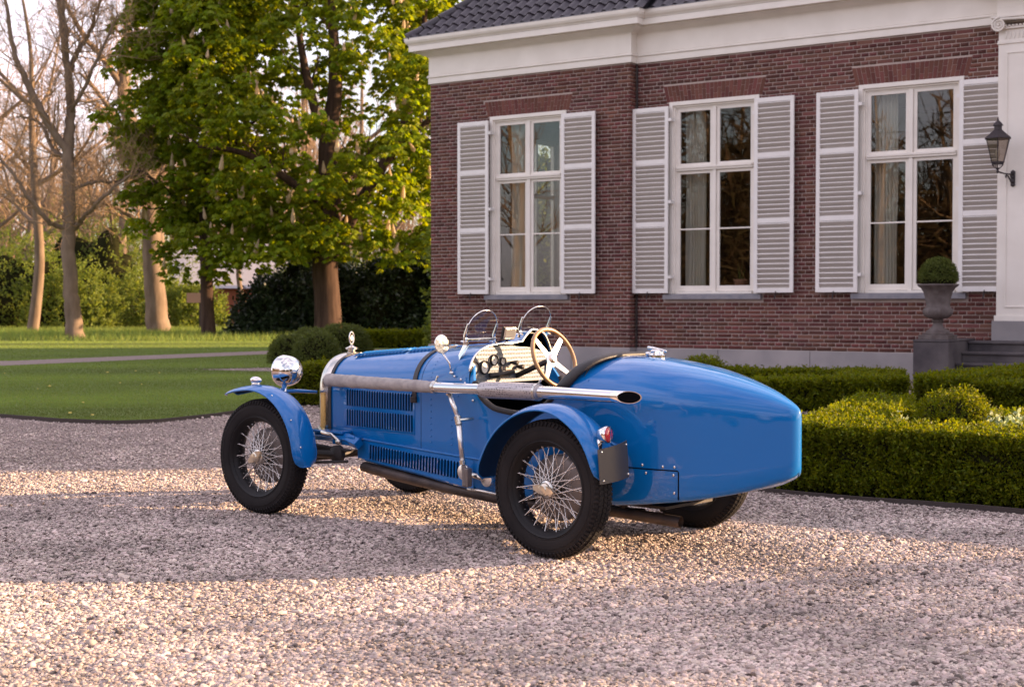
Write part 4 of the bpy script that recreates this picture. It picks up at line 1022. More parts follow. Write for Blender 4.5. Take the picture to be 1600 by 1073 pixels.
# ---- outside lever, link and damper in front of the rear wheel
b = MB(); b.tube([(.905, .475, .80), (.86, .49, .74), (.815, .495, .668)], [.013, .014, .013], 12); b.tube([(.81, .495, .64), (.775, .50, .42)], [.017, .014], 12)
b.build('brake_link_rod', M['alu'], car, smooth=True)
b = MB(); b.tube([(.82, .495, .672), (.808, .495, .628)], .021, 12); b.tube([(.80, .50, .652), (.78, .41, .655)], .010, 8); b.lathe([(.02, -.012), (.024, 0), (.02, .012)], 12, Matrix.Translation((.905, .47, .80)) @ Matrix.Rotation(R(90), 4, 'X'))
b.tube([(.777, .50, .43), (.773, .50, .405)], .019, 10)
b.build('link_knuckle', M['nickel'], car, smooth=True, sharp=40)
b = MB(); b.tube([(.77, .50, .405), (.755, .50, .285)], [.017, .022], 4); b.box((.752, .49, .335), (.045, .04, .105)); b.build('link_housing', M['drum'], car, bevel=.006)
for (x, r_, z) in ((.83, .045, .352), (.655, .040, .325)):
    b = MB(); b.lathe([(r_*.6, -.012), (r_, -.008), (r_, .008), (r_*.5, .014), (0, .014)], 20, Matrix.Translation((x, .43, z)) @ Matrix.Rotation(R(-90), 4, 'X')); b.tube([(x, .38, z), (x, .42, z)], .014, 8)
    b.build('damper_disc', M['alu'], car, smooth=True, sharp=40)
b = MB(); b.tube([(.82, .43, .352), (.66, .43, .325)], .016, 6); b.tube([(.76, .48, .268), (.70, .45, .262), (.52, .42, .242)], .008, 8); b.build('damper_arm', M['nickel'], car, smooth=True)

# rivets on the scuttle side
b = MB()
def rv(p, d, r=.0055): b.lathe([(r, 0), (r*.8, r*.45), (0, r*.7)], 7, Matrix.Translation(p) @ Vector(d).to_track_quat('Z', 'Y').to_matrix().to_4x4())
for i in range(8): rv((1.17, Wf(1.17)+.0005, .745-i*.036), (0, 1, 0))
for i in range(8): rv((.985, Wf(.985)+.0005, .745-i*.036), (0, 1, 0))
for x in (1.17, .93, .89, .86):
    for i in range(3 if x > 1 else 1): rv((x, Wf(x)+.0005-.003*i, .79+.03*i+(.9-x)*.5 if x < 1 else .79+.03*i), (0, 1, .1))
for p in top_arc(1.17, 30, .0005, hmp(1.17)):
    if p[1] > .05 and p[2] > .85: rv(p, (0, p[1]*2, p[2]-.75), .0035)
for k in range(5): rv((.93-.012*k, Wf(.9)+.0, .80-.055*k) if k < 1 else (.90, Wf(.9)+.001, .74-.06*k), (0, 1, 0), .004)
b.build('rivets', M['blue'], car, smooth=True, sharp=None)
b = MB()
for p in [(.955, .376, .885), (.905, .375, .87), (.87, .378, .85), (.885, .381, .80), (.80, .388, .755)]: b.lathe([(.009, 0), (.006, .006), (0, .007)], 8, Matrix.Translation(p) @ Matrix.Rotation(R(-80), 4, 'X'))
b.build('side_bolts', M['chrome'], car, smooth=True)

# ---- wings
HZ = .349
def wing(cx, ang_r, yc, hw, sgn, drop=.030, name='rear_wing', flick=0, th=.0025):
    """ang_r: list of (angle deg from forward, radius)"""
    fr = interp([a for a, r in ang_r], [r for a, r in ang_r]); a0, a1 = ang_r[0][0], ang_r[-1][0]
    def shell(off):
        secs = []
        for a in np.linspace(a0, a1, 44):
            ar = R(a); r = fr(a)+off; t = min((a-a0), (a1-a))/14.0; k = math.sqrt(max(0, 1-(1-min(1, t))**2)); hw_ = hw*(.45+.55*k)
            sec = []
            for q in np.linspace(-1, 1, 15):
                y = yc+hw_*q; d = drop*(abs(q)**2.6)
                rr0 = r-d
                sec.append((cx+rr0*math.cos(ar), sgn*y, HZ+rr0*math.sin(ar)))
            secs.append(sec)
        return secs
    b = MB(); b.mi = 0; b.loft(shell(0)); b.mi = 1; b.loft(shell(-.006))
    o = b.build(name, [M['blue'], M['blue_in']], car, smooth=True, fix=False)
    # wired edge
    S0 = shell(-.003)
    loop = [s_[0] for s_ in S0]+S0[-1][1:]+[s_[-1] for s_ in reversed(S0)][1:]+list(reversed(S0[0]))[1:]
    e = MB(); e.tube(loop, .0055, 6); e.build('wing_edge', M['blue'], o, smooth=True)
    return o
for sgn in (1, -1):
    wing(0, [(3, .468), (25, .448), (60, .44), (90, .443), (120, .428), (150, .405), (167, .395)], .655, .108, sgn, .028, 'rear_wing')
    wing(2.34, [(50, .515), (62, .478), (80, .452), (105, .442), (140, .432), (165, .425), (184, .43)], .652, .092, sgn, .026, 'front_wing')
    # stays
    b = MB(); b.tube([(.05, sgn*.39, .60), (.0, sgn*.56, .772)], .010, 8); b.tube([(-.25, sgn*.38, .55), (-.30, sgn*.56, .60)], .010, 8); b.tube([(.45, sgn*.39, .42), (.45, sgn*.56, .42)], .010, 8); b.build('wing_stay', M['blue'], car, smooth=True)
    b = MB(); b.tube([(2.30, sgn*.25, .735), (2.36, sgn*.36, .745), (2.40, sgn*.46, .745)], [.010, .012, .012], 8); b.tube([(2.40, sgn*.455, .76), (2.33, sgn*.50, .72), (2.10, sgn*.50, .47), (2.03, sgn*.52, .33)], .010, 8)
    b.tube([(2.40, sgn*.455, .745), (2.42, sgn*.57, .775)], .010, 8)
    b.tube([(2.395, sgn*.44, .70), (2.395, sgn*.44, .79)], .014, 10)
    b.build('lamp_bracket', M['blue'], car, smooth=True)
    # headlamp
    mt = Matrix.Translation((2.42, sgn*.395, .872)) @ Matrix.Rotation(R(90), 4, 'Y')
    prof = [(0, -.098), (.035, -.094), (.065, -.078), (.086, -.052), (.097, -.018), (.1, .012), (.102, .020), (.102, .034), (.096, .040)]
    b = MB(); b.lathe(prof, 40, mt, caps=False); h = b.build('headlamp', M['chrome'], car, smooth=True)
    b = MB(); b.lathe([(.096, .038), (.06, .047), (0, .052)], 32, mt, caps=False); b.build('headlamp_lens', M['milk'], h, smooth=True)
    b = MB(); b.lathe([(.018, 0), (.014, .02), (.010, .04)], 12, Matrix.Translation((2.395, sgn*.435, .745))); b.tube([(2.395, sgn*.43, .755), (2.395, sgn*.43, .79)], .012, 10); b.build('lamp_foot', M['chrome'], h, smooth=True, sharp=40)
    # side lamp on the wing
    mt = Matrix.Translation((2.40, sgn*.66, .817))
    b = MB(); secs = []
    for t in np.linspace(0, 1, 12):
        r = .034*math.sin(math.pi*min(1, t*1.0))**.6*(1.15-.5*t); x = .045-.10*t
        secs.append([(2.40+x, sgn*.66+r*math.cos(a), .825+r*.72*math.sin(a)) for a in np.linspace(0, 2*math.pi, 17)[:-1]])
    b.loft(secs, closed=True); b.lathe([(.030, -.032), (.026, -.018), (.018, -.01)], 14, Matrix.Translation((2.40, sgn*.66, .825)))
    b.build('side_lamp', M['chrome'], car, smooth=True)
    b = MB()
    for p in [(2.17, .72, .74), (1.99, .72, .60), (1.925, .70, .44)]: b.lathe([(.006, 0), (.004, .004), (0, .005)], 7, Matrix.Translation((p[0], sgn*p[1], p[2])) @ Vector((-1, .3, .5)).to_track_quat('Z', 'Y').to_matrix().to_4x4())
    b.build('wing_bolts', M['chrome'], car)

# tail lamp + plate on the left rear wing
mt = Matrix.Translation((-.355, .655, .652)) @ Vector((-1, -.12, .05)).to_track_quat('Z', 'Y').to_matrix().to_4x4()
b = MB(); b.lathe([(0, -.055), (.02, -.052), (.034, -.035), (.042, -.008), (.044, .004), (.041, .012)], 28, mt, caps=False); b.tube([mt @ Vector((0, 0, -.03)), (-.315, .665, .612), (-.325, .68, .575)], .016, 10)
tl = b.build('tail_lamp', M['chrome'], car, smooth=True)
b = MB(); b.lathe([(.038, .010), (.030, .017), (.016, .021), (0, .022)], 24, mt, caps=False); b.build('red_lens', M['red'], tl, smooth=True)
b = MB(); b.box(mt @ Vector((0, 0, .0185)), (.0075, .078, .008), mt.to_3x3()); 
b.add([mt @ Vector(p) for p in [(-.005, -.036, .021), (.005, -.036, .021), (.005, .036, .021), (-.005, .036, .021)]], [(0, 1, 2, 3)])
b.box(mt @ Vector((0, 0, .020)), (.008, .072, .006), mt.to_3x3()); b.build('lens_bar', M['chrome'], tl)
b = MB(); secs = []
for q in np.linspace(0, 1, 9):
    y = .748-.235*q; x = -.368-.020*math.sin(math.pi*q)
    zt, zl = .585+.030*q, .413+.018*q
    secs.append([(x, y, zt), (x-.004, y, zt), (x-.012, y-.01, zl), (x-.008, y-.01, zl)])
b.loft(secs, closed=True, capa=True, capb=True); pl = b.build('plate_carrier', M['plate'], car, smooth=True, sharp=40)
b = MB()
for (q, z) in [(.07, .572), (.93, .595), (.07, .43), (.93, .448)]: b.lathe([(.006, 0), (.004, .004), (0, .005)], 8, Matrix.Translation((-.373-.020*math.sin(math.pi*q)-(.6-z)*.045, .745-.235*q-(.6-z)*.06, z)) @ Matrix.Rotation(R(-90), 4, 'Y'))
b.build('plate_screws', M['chrome'], pl)

# ---- chassis, axles, springs, undertray, tail pipe
b = MB()
for sgn in (1, -1):
    b.tube([(2.52, sgn*.29, .40), (2.40, sgn*.30, .455), (2.15, sgn*.315, .47), (1.90, sgn*.335, .462), (1.80, sgn*.345, .44)], [.018, .026, .032, .038, .038], 4)
b.build('chassis_rail', M['blue'], car, bevel=.004)
for sgn in (1, -1):
    b = MB(); b.box((1.93, sgn*.325, .455), (.20, .07, .055)); b.box((2.10, sgn*.315, .50), (.32, .09, .018)); b.build('chassis_bracket', M['blue'], car, bevel=.006)
    b = MB(); b.tube([(2.22, sgn*.30, .52), (2.12, sgn*.36, .495), (2.0, sgn*.39, .49), (1.93, sgn*.395, .455)], [.010, .011, .011, .012], 8); b.lathe([(.016, -.012), (.016, .012)], 12, Matrix.Translation((1.93, sgn*.395, .45)) @ Matrix.Rotation(R(90), 4, 'X')); b.build('brake_arm', M['nickel'], car, smooth=True)
    b = MB()
    for k in range(5): b.box((2.10+.02*k, sgn*.39, .415-.011*k), (.52-.09*k, .045, .009), (0, R(-3), 0))
    b.build('leaf_spring', M['iron'], car)
    b = MB(); b.lathe([(.035, -.02), (.055, -.016), (.055, .016), (.03, .024), (.012, .030), (0, .030)], 20, Matrix.Translation((1.935, sgn*.40, .375)) @ Matrix.Rotation(R(-90*sgn), 4, 'X')); b.tube([(1.93, sgn*.41, .375), (2.30, sgn*.41, .36)], .024, 8); b.build('friction_damper', M['iron'], car, smooth=True, sharp=40)
    b = MB(); b.tube([(2.36, sgn*.55, .30), (1.84, sgn*.40, .335)], .009, 8); b.build('radius_rod', M['iron'], car, smooth=True)
b = MB(); b.tube([(2.34, -.58, .335), (2.34, -.3, .315), (2.34, .3, .315), (2.34, .58, .335)], .026, 10); b.build('front_axle', M['iron'], car, smooth=True)
b = MB(); b.tube([(0, -.58, .345), (0, .58, .345)], .04, 12); b.lathe([(.0, -.12), (.09, -.08), (.13, 0), (.09, .08), (0, .12)], 18, Matrix.Translation((0, 0, .345)) @ Matrix.Rotation(R(90), 4, 'X')); b.build('rear_axle', M['iron'], car, smooth=True)
b = MB(); b.tube([(1.84, .26, .292), (1.55, .28, .268), (1.1, .30, .235), (.55, .31, .205)], [.040, .044, .046, .046], 10, flat=.8); b.tube([(.58, .31, .20), (.1, .26, .19), (-.2, .12, .185)], .028, 10)
b.build('lower_exhaust', M['pipe'], car, smooth=True, sharp=50)
b = MB(); b.span(-.4, 1.70, -.22, .22, .235, .25); b.build('undertray', M['iron'], car)
b = MB(); b.tube([(.3, .22, .205), (0, .22, .200), (-.45, .15, .168)], .031, 20, cap=False); b.tube([(-.45, .15, .168), (-.38, .157, .173)], .027, 20, cap=False); b.add([(-.38, .157+.027*math.cos(a), .173+.027*math.sin(a)) for a in np.linspace(0, 2*math.pi, 17)[:-1]], [tuple(range(16))])
b.tube([(-.12, .20, .20), (-.12, .20, .27)], .020, 8)
b.build('tail_pipe', M['pipe'], car, smooth=True, sharp=50)

# ---- wheels
RT = .354
def make_wheel(spinner_rot=0.):
    wroot = bpy.data.objects.new('wheel', None); COL.objects.link(wroot); wroot.empty_display_size = .05; wroot.parent = car
    ry = Matrix.Rotation(R(-90), 4, 'X')   # lathe axis z -> +y (outwards)
    prof = [(.238, -.050), (.246, -.058), (.270, -.066), (.300, -.068), (.324, -.062), (.338, -.053), (.346, -.045), (.3505, -.03), (.352, -.0), (.3505, .03), (.346, .045), (.338, .053), (.324, .062), (.300, .068), (.270, .066), (.246, .058), (.238, .050)]
    b = MB(); b.lathe(prof, 96, ry, caps=False); ty = b.build('tyre', M['tyre'], wroot, smooth=True)
    b = MB(); b.lathe([(.2535, .0615), (.256, .0645), (.2585, .0625)], 96, ry, caps=False); b.lathe([(.300, .0685), (.302, .0700), (.304, .0685)], 96, ry, caps=False); b.build('tyre_rib', M['tyre'], ty, smooth=True)
    # tread blocks
    b = MB(); N = 84
    for k in range(N):
        for row, (y0, y1, rr0, ph) in enumerate([(-.052, -.030, .3465, .0), (-.026, -.004, .3515, .5), (.000, .024, .3515, 0), (.028, .052, .3465, .5)]):
            a0 = 2*math.pi*(k+ph)/N; da = 2*math.pi/N*.36; sl = .012*(1 if row % 2 else -1)
            vs = []
            for (yy, s_) in ((y0, -1), (y1, 1)):
                rin = rr0-.004; rout = rr0+.0055-(.004 if abs(yy) > .045 else 0)
                for aa in (a0-da+s_*sl, a0+da+s_*sl):
                    for r in (rin, rout): vs.append((r*math.cos(aa), yy, r*math.sin(aa)))
            b.add(vs, [(1, 3, 7, 5), (0, 1, 5, 4), (2, 6, 7, 3), (0, 2, 3, 1), (4, 5, 7, 6)])
        # shoulder bars
        for s_ in (-1, 1):
            a0 = 2*math.pi*(k+.25)/N; da = 2*math.pi/N*.27; vs = []
            for (yy, r) in ((s_*.053, .3405), (s_*.0645, .3215)):
                for aa in (a0-da, a0+da):
                    vs.append((r*math.cos(aa), yy, r*math.sin(aa))); vs.append(((r+.005)*math.cos(aa), yy+s_*.003, (r+.005)*math.sin(aa)))
            b.add(vs, [(1, 3, 7, 5), (0, 1, 5, 4), (2, 6, 7, 3), (0, 2, 3, 1), (4, 5, 7, 6)])
    tr = b.build('tread', M['tyre'], ty)
    rp = [(.236, -.052), (.243, -.056), (.243, -.050), (.226, -.040), (.216, -.02), (.212, 0), (.216, .02), (.226, .040), (.243, .050), (.243, .056), (.236, .052)]
    b = MB(); b.lathe([(.238, -.053), (.247, -.060), (.249, -.056)], 72, ry, caps=False); b.lathe(rp, 72, ry, caps=False); b.lathe([(.233, .050), (.240, .059), (.2475, .063), (.2515, .0605), (.2485, .056)], 72, ry, caps=False)
    b.build('rim', mat('black_rim_enamel', (.010, .009, .010), rough=.5, spec=.3) if 'rimm' not in M else M['rimm'], wroot, smooth=True, sharp=40)
    # hub
    b = MB(); b.lathe([(.060, -.045), (.046, -.035), (.034, -.01), (.034, .03), (.044, .040), (.050, .048), (.046, .056), (.036, .060)], 32, ry, caps=False); b.build('hub', M['nickel'], wroot, smooth=True)
    b = MB(); b.lathe([(.036, .058), (.036, .072), (.030, .080), (.027, .082), (.022, .087), (0, .089)], 32, ry, caps=False)
    for s_ in (1, -1):
        secs = []
        for t, wd, th_ in ((0, .026, .012), (.5, .018, .011), (.85, .011, .010), (1, .003, .007)):
            xx = s_*(.020+.047*t); secs.append([(xx, .072+th_*c1, wd*c2) for c1, c2 in ((-1, -1), (-1, 1), (.8, .9), (.8, -.9))])
        b.loft(secs, closed=True, capa=True, capb=True)
    sp = b.build('knock_off_nut', M['brass2'], wroot, smooth=True, sharp=35); sp.rotation_euler = (0, spinner_rot, 0)
    # drum + backplate (inboard)
    b = MB(); b.lathe([(.03, -.10), (.165, -.10), (.172, -.09), (.172, -.045), (.160, -.035), (.135, -.032), (.120, -.026), (.06, -.026), (.04, -.03)], 48, ry, caps=False); dr = b.build('brake_drum', M['drum'], wroot, smooth=True, sharp=35)
    b = MB(); b.lathe([(.055, -.020), (.075, -.024), (.08, -.03)], 24, ry, caps=False); b.lathe([(.140, -.110), (.150, -.1005), (.172, -.1005)], 32, ry, caps=False); b.build('drum_boss', M['iron'], dr, smooth=True)
    # spokes, each its own mesh object sharing data
    def spoke_me(p0, p1, r=.0022):
        s_ = MB(); s_.tube([p0, p1], r, 5, cap=False); me = s_.mesh('spoke'); me.materials.append(M['spoke']); me.polygons.foreach_set('use_smooth', [True]*len(me.polygons)); return me
    types = []
    # outer long row: hub outer flange -> rim; inner row: hub inner flange -> rim
    for (yh, rh, yr, rr0, da) in ((.045, .044, -.012, .219, 42), (.045, .044, -.004, .219, -42), (-.030, .052, .022, .219, 28), (-.030, .052, .028, .222, -28)):
        a = R(da); types.append(spoke_me((rh, yh, 0), (rr0*math.cos(a), yr, rr0*math.sin(a))))
    for ti, me in enumerate(types):
        cnt = 18
        for k in range(cnt):
            o = bpy.data.objects.new('spoke', me); COL.objects.link(o); o.parent = wroot; o.rotation_euler = (0, 2*math.pi*(k+.25*ti)/cnt, 0)
    b = MB()
    for k in range(72):
        a = 2*math.pi*k/72; b.lathe([(.0035, 0), (.003, .010), (0, .011)], 5, Matrix.Translation((.221*math.cos(a), .012*(1 if k % 2 else -1), .221*math.sin(a))) @ Vector((-math.cos(a), 0, -math.sin(a))).to_track_quat('Z', 'Y').to_matrix().to_4x4())
    b.build('spoke_nipples', M['spoke'], wroot)
    return wroot
M['brass2'] = mat('pale_brass_nut', (.80, .72, .58), rough=.28, metal=1)
M['spoke'] = mat('plated_spoke', (.72, .68, .66), rough=.25, metal=1)
wh = make_wheel(R(-8))
def kids(o): return [c for c in bpy.data.objects if c.parent == o]
def copy_tree(o, parent=None):
    c = o.copy(); COL.objects.link(c)
    if parent is not None: c.parent = parent
    for ch in kids(o): copy_tree(ch, c)
    return c
wh.location = (0, .65, RT)
for (x, s_, rz, ro) in ((2.34, 1, R(3), .7), (0, -1, R(180), .3), (2.34, -1, R(183), 1.1)):
    c = copy_tree(wh); c.location = (x, s_*.65, RT); c.rotation_euler = (0, ro if s_ > 0 else 0, rz)
# ================================================================ PLANTS
def rotz(P, a): c, s_ = math.cos(a), math.sin(a); return np.stack([P[:, 0]*c-P[:, 1]*s_, P[:, 0]*s_+P[:, 1]*c, P[:, 2]], 1)
def noise3(P, f, seed=0):
    r = np.random.default_rng(seed); out = np.zeros(len(P))
    for k in range(7):
        d = r.normal(size=3); d /= np.linalg.norm(d); out += np.sin((P@d)*f*r.uniform(.6, 1.8)+r.uniform(0, 7))
    return out/4.2

# ---- clipped box hedges: each straight run is one hedge
def hedge(name, A, B, wd, h, label, dens=5200, L=.020, mat_='leaf_box', z0=0., cat='hedge', group='clipped box hedges of the parterre', k=6, side=1, bulge=.034):
    """front bottom edge from A to B, growing back by wd on the left of A->B (side=1)"""
    A = np.array(A, float); B = np.array(B, float); d = B-A; Ln = np.linalg.norm(d); ang = math.atan2(d[1], d[0])
    root = empty(name, (A[0], A[1], z0), ang, label, cat, group)
    area = [(Ln*h, 'f'), (Ln*wd, 't'), (Ln*h, 'b'), (wd*h, 'l'), (wd*h, 'r')]
    P = []; N = []
    for a_, kd in area:
        n = int(a_*dens*(.55 if kd == 'b' else 1)); u_, v_ = rng.uniform(0, 1, n), rng.uniform(0, 1, n); z_ = np.zeros(n); o_ = np.ones(n)
        if kd == 'f': p = np.stack([u_*Ln, z_, v_*h], 1); nn = np.stack([z_, -o_, z_], 1)
        if kd == 'b': p = np.stack([u_*Ln, o_*wd, v_*h], 1); nn = np.stack([z_, o_, z_], 1)
        if kd == 't': p = np.stack([u_*Ln, v_*wd, o_*h], 1); nn = np.stack([z_, z_, o_], 1)
        if kd == 'l': p = np.stack([z_, u_*wd, v_*h], 1); nn = np.stack([-o_, z_, z_], 1)
        if kd == 'r': p = np.stack([o_*Ln, u_*wd, v_*h], 1); nn = np.stack([o_, z_, z_], 1)
        P.append(p); N.append(nn)
    P = np.concatenate(P); N = np.concatenate(N)
    disp = bulge*1.3*noise3(P, 10, 1)+bulge*.9*noise3(P, 30, 2)
    low = np.clip(1-P[:, 2]/(.28*h), 0, 1); keep = rng.uniform(0, 1, len(P)) > low*.55
    P = P+N*(disp-.055-rng.uniform(0, .03, len(P))+.05*(rng.uniform(0, 1, len(P)) > .96))[:, None]; P[:, 2] += np.where(N[:, 2] > .5, .0, 0)
    P = P[keep]; N = N[keep]
    L = L*1.25; V, F, r = sprigs(P, N, k, L, L*.66, spread=.75, up=.75, stem=L*2.4)
    V[:, 1] *= side
    me = fast_mesh('foliage', V, F, r); o = link_mesh('foliage', me, root, M[mat_]); o['kind'] = 'stuff'
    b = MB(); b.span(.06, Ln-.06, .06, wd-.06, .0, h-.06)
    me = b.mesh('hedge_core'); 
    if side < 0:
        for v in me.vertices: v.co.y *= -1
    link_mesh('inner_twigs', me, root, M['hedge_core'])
    return root
def ground_edge(): pass
# front run, along the drive
hedge('box_hedge', (1.30, 10.19), (5.05, 7.48), .62, .455, 'long clipped box hedge along the gravel drive behind the car tail', 6200, .019)
hedge('box_hedge', (2.05, 9.99), (3.16, 12.92), .50, .44, 'short sunlit box hedge running back from the drive beside the car tail', 4600, .021, side=-1)
hedge('box_hedge', (2.78, 11.98), (6.3, 9.58), .75, .39, 'second clipped box hedge parallel to the drive hedge behind the round box bush', 4200, .021)
hedge('box_hedge', (2.62, 15.3), (5.30, 20.0), .62, .47, 'shaded box hedge running back towards the left side of the steps', 2600, .026, side=-1) if False else None
hedge('box_hedge', (2.35, 16.7), (4.95, 17.55), .75, .36, 'shaded clipped box hedge in front of the brick plinth between car tail and steps', 2600, .027)
hedge('box_hedge', (4.6, 17.4), (5.55, 19.9), .7, .34, 'short shaded box hedge end running back to the gravel before the steps', 2000, .028, side=1)
hedge('box_hedge', (2.0, 21.8), (5.3, 20.6), .6, .28, 'low dark box hedge nearest the plinth under the middle window', 1600, .032)
hedge('box_hedge', (4.75, 15.85), (8.2, 13.5), .6, .41, 'shaded box hedge in front of the entrance steps', 2400, .026)
hedge('box_hedge', (4.55, 15.95), (6.6, 18.4), .55, .46, 'shaded box hedge running back towards the entrance steps', 2000, .028, side=-1)
hedge('box_hedge', (-2.9, 18.2), (-.4, 17.1), .7, .50, 'box hedge seen between the front wing and the radiator', 3400, .024)
hedge('box_hedge', (-4.9, 41.9), (-1.2, 41.2), .9, .42, 'low leafy hedge at the foot of the brick corner behind the bonnet', 900, .05)
# steel edging in front of the hedge
b = MB(); A_, B_ = Vector((1.05, 10.22)), Vector((5.15, 7.27)); d_ = (B_-A_).normalized(); nn_ = Vector((d_.y, -d_.x)); secs = []
for t in np.linspace(0, 1, 14):
    p = A_+(B_-A_)*t; zz = .035+.006*math.sin(t*17); secs.append([(p.x+nn_.x*q, p.y+nn_.y*q, z) for q, z in ((0, -.02), (0, zz), (.02, zz), (.02, -.02))])
b.loft(secs, closed=True, capa=True, capb=True); tag(b.build('bed_edging', M['edging']), 'rusty steel edging strip between the gravel and the front box hedge', 'edging')

def bush(name, loc, rad, label, cat='bush', group=None, n=3000, L=.03, m='leaf_box', k=5, lump=.10, lf=3.0, core=True, shape=None, zmin=0., seed=1, droop=0., squash=2.0, up=.3, spread=.8):
    """leafy mass over a lumpy ellipsoid; rad = (rx, ry, rz), its centre at z = zc"""
    root = empty(name, loc, 0, label, cat, group); rad = np.array(rad, float)
    d = rvec(n*2); d[:, 2] = np.abs(d[:, 2])*1.0-rng.uniform(0, .25, len(d)); d = unit(d)
    e = np.sign(d)*np.abs(d)**(2/squash) if squash != 2 else d
    rr = 1+lump*noise3(d*lf, 2.2, seed)+lump*.5*noise3(d*lf, 6, seed+5)
    P = e*rad*(rr*(1-rng.uniform(0, .10, len(d))))[:, None]; P[:, 2] += zmin
    P = P[P[:, 2] > .02][:n]; N = unit(P/rad**2)
    V, F, r = sprigs(P, N, k, L, L*.6, spread=spread, up=up, stem=L*1.6)
    me = fast_mesh('foliage', V, F, r); o = link_mesh('foliage', me, root, M[m]); o['kind'] = 'stuff'
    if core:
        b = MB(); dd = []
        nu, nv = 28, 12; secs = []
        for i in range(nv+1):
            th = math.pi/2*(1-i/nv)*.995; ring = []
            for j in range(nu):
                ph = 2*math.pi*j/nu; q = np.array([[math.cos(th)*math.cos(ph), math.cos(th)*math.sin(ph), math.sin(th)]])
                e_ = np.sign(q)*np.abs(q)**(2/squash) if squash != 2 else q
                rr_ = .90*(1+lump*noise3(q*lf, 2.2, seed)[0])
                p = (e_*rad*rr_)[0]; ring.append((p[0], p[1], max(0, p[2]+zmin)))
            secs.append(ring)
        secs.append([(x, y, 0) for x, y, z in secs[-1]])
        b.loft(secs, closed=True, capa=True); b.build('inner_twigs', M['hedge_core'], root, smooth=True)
    return root
# parterre bushes
bush('box_bush', (3.40, 10.80, 0), (.34, .34, .66), 'round sunlit box bush inside the hedges right of the car tail', 'bush', n=2600, L=.022, lump=.06, m='leaf_box', squash=2.3)
bush('variegated_plant', (3.74, 10.55, 0), (.22, .20, .42), 'pale green leafy plant beside the round box bush', 'plant', n=420, L=.05, lump=.2, m='leaf_var', k=5)
bush('variegated_plant', (2.95, 11.2, 0), (.16, .15, .42), 'small pale leafy plant left of the round box bush', 'plant', n=200, L=.045, lump=.2, m='leaf_var', k=4)
bush('box_bush', (2.55, 18.9, 0), (.42, .42, .62), 'rounded shaded box bush near the plinth just above the car tail', 'bush', n=1800, L=.028, lump=.08)
# box ball in the urn
bp_ = wpos(.985, -1.17, 1.62)
bush('box_ball', tuple(bp_), (.29, .29, .33), 'clipped box ball growing in the urn', 'bush', n=1900, L=.024, lump=.05, m='leaf_boxd', zmin=.10)
bush('garden_shrub', tuple(wpos(-14.6, 10.2, 0)), (2.6, 2.6, 6.5), 'tall fresh green shrub beyond the house corner, glimpsed through the corner window', 'bush', n=2600, L=.16, m='leaf_fresh', k=5, lump=.2, seed=17, lf=3, core=True)
# topiary cushions on the lawn
for (x, y, r, h, lb) in [(-4.85, 30.9, .47, .62, 'left low cushion of the clipped box topiary group on the lawn'), (-4.22, 30.5, .50, .68, 'front right cushion of the clipped box topiary group on the lawn'), (-4.0, 33.3, .66, .82, 'large rear right cushion of the clipped box topiary group on the lawn'), (-4.62, 32.4, .52, .76, 'rear left cushion of the clipped box topiary group on the lawn')]:
    bush('topiary_cushion', (x, y, 0), (r, r, h), lb, 'bush', 'clipped box cushions on the lawn', n=int(2600*r*r/.4), L=.04, lump=.035, m='leaf_boxd', squash=2.6, seed=int(x*-10))

# ---- trees
def tree_arrays():
    return dict(V=[], F=[], n=0)
def add_limb(T, pts, r0, r1, nseg=6):
    pts = np.array(pts, float); k = len(pts); rad = np.linspace(r0, r1, k) if np.ndim(r0) == 0 else np.array(r0)
    d = np.gradient(pts, axis=0); d = unit(d)
    ref = np.array([.31, .95, .05]) if abs(d[:, 2]).mean() > .6 else np.array([0, 0, 1.])
    a = unit(np.cross(d, ref)); b_ = np.cross(a, d)
    t = np.arange(nseg)*2*math.pi/nseg
    ring = pts[:, None, :]+rad[:, None, None]*(a[:, None, :]*np.cos(t)[None, :, None]+b_[:, None, :]*np.sin(t)[None, :, None])
    T['V'].append(ring.reshape(-1, 3)); i = np.arange(k-1)[:, None]*nseg; j = np.arange(nseg)[None, :]; j2 = (j+1) % nseg
    f = np.stack([i+j, i+j2, i+nseg+j2, i+nseg+j], -1).reshape(-1, 4)+T['n']; T['F'].append(f); T['n'] += k*nseg
def smooth_path(ctrl, n=14):
    c = np.array(ctrl, float); k = len(c); t = np.linspace(0, k-1, n*(k-1)//2+2); out = []
    for tt in t:
        i = min(int(tt), k-2); u_ = tt-i; p0, p1, p2, p3 = c[max(i-1, 0)], c[i], c[i+1], c[min(i+2, k-1)]
        out.append(.5*((2*p1)+(-p0+p2)*u_+(2*p0-5*p1+4*p2-p3)*u_**2+(-p0+3*p1-3*p2+p3)*u_**3))
    return np.array(out)
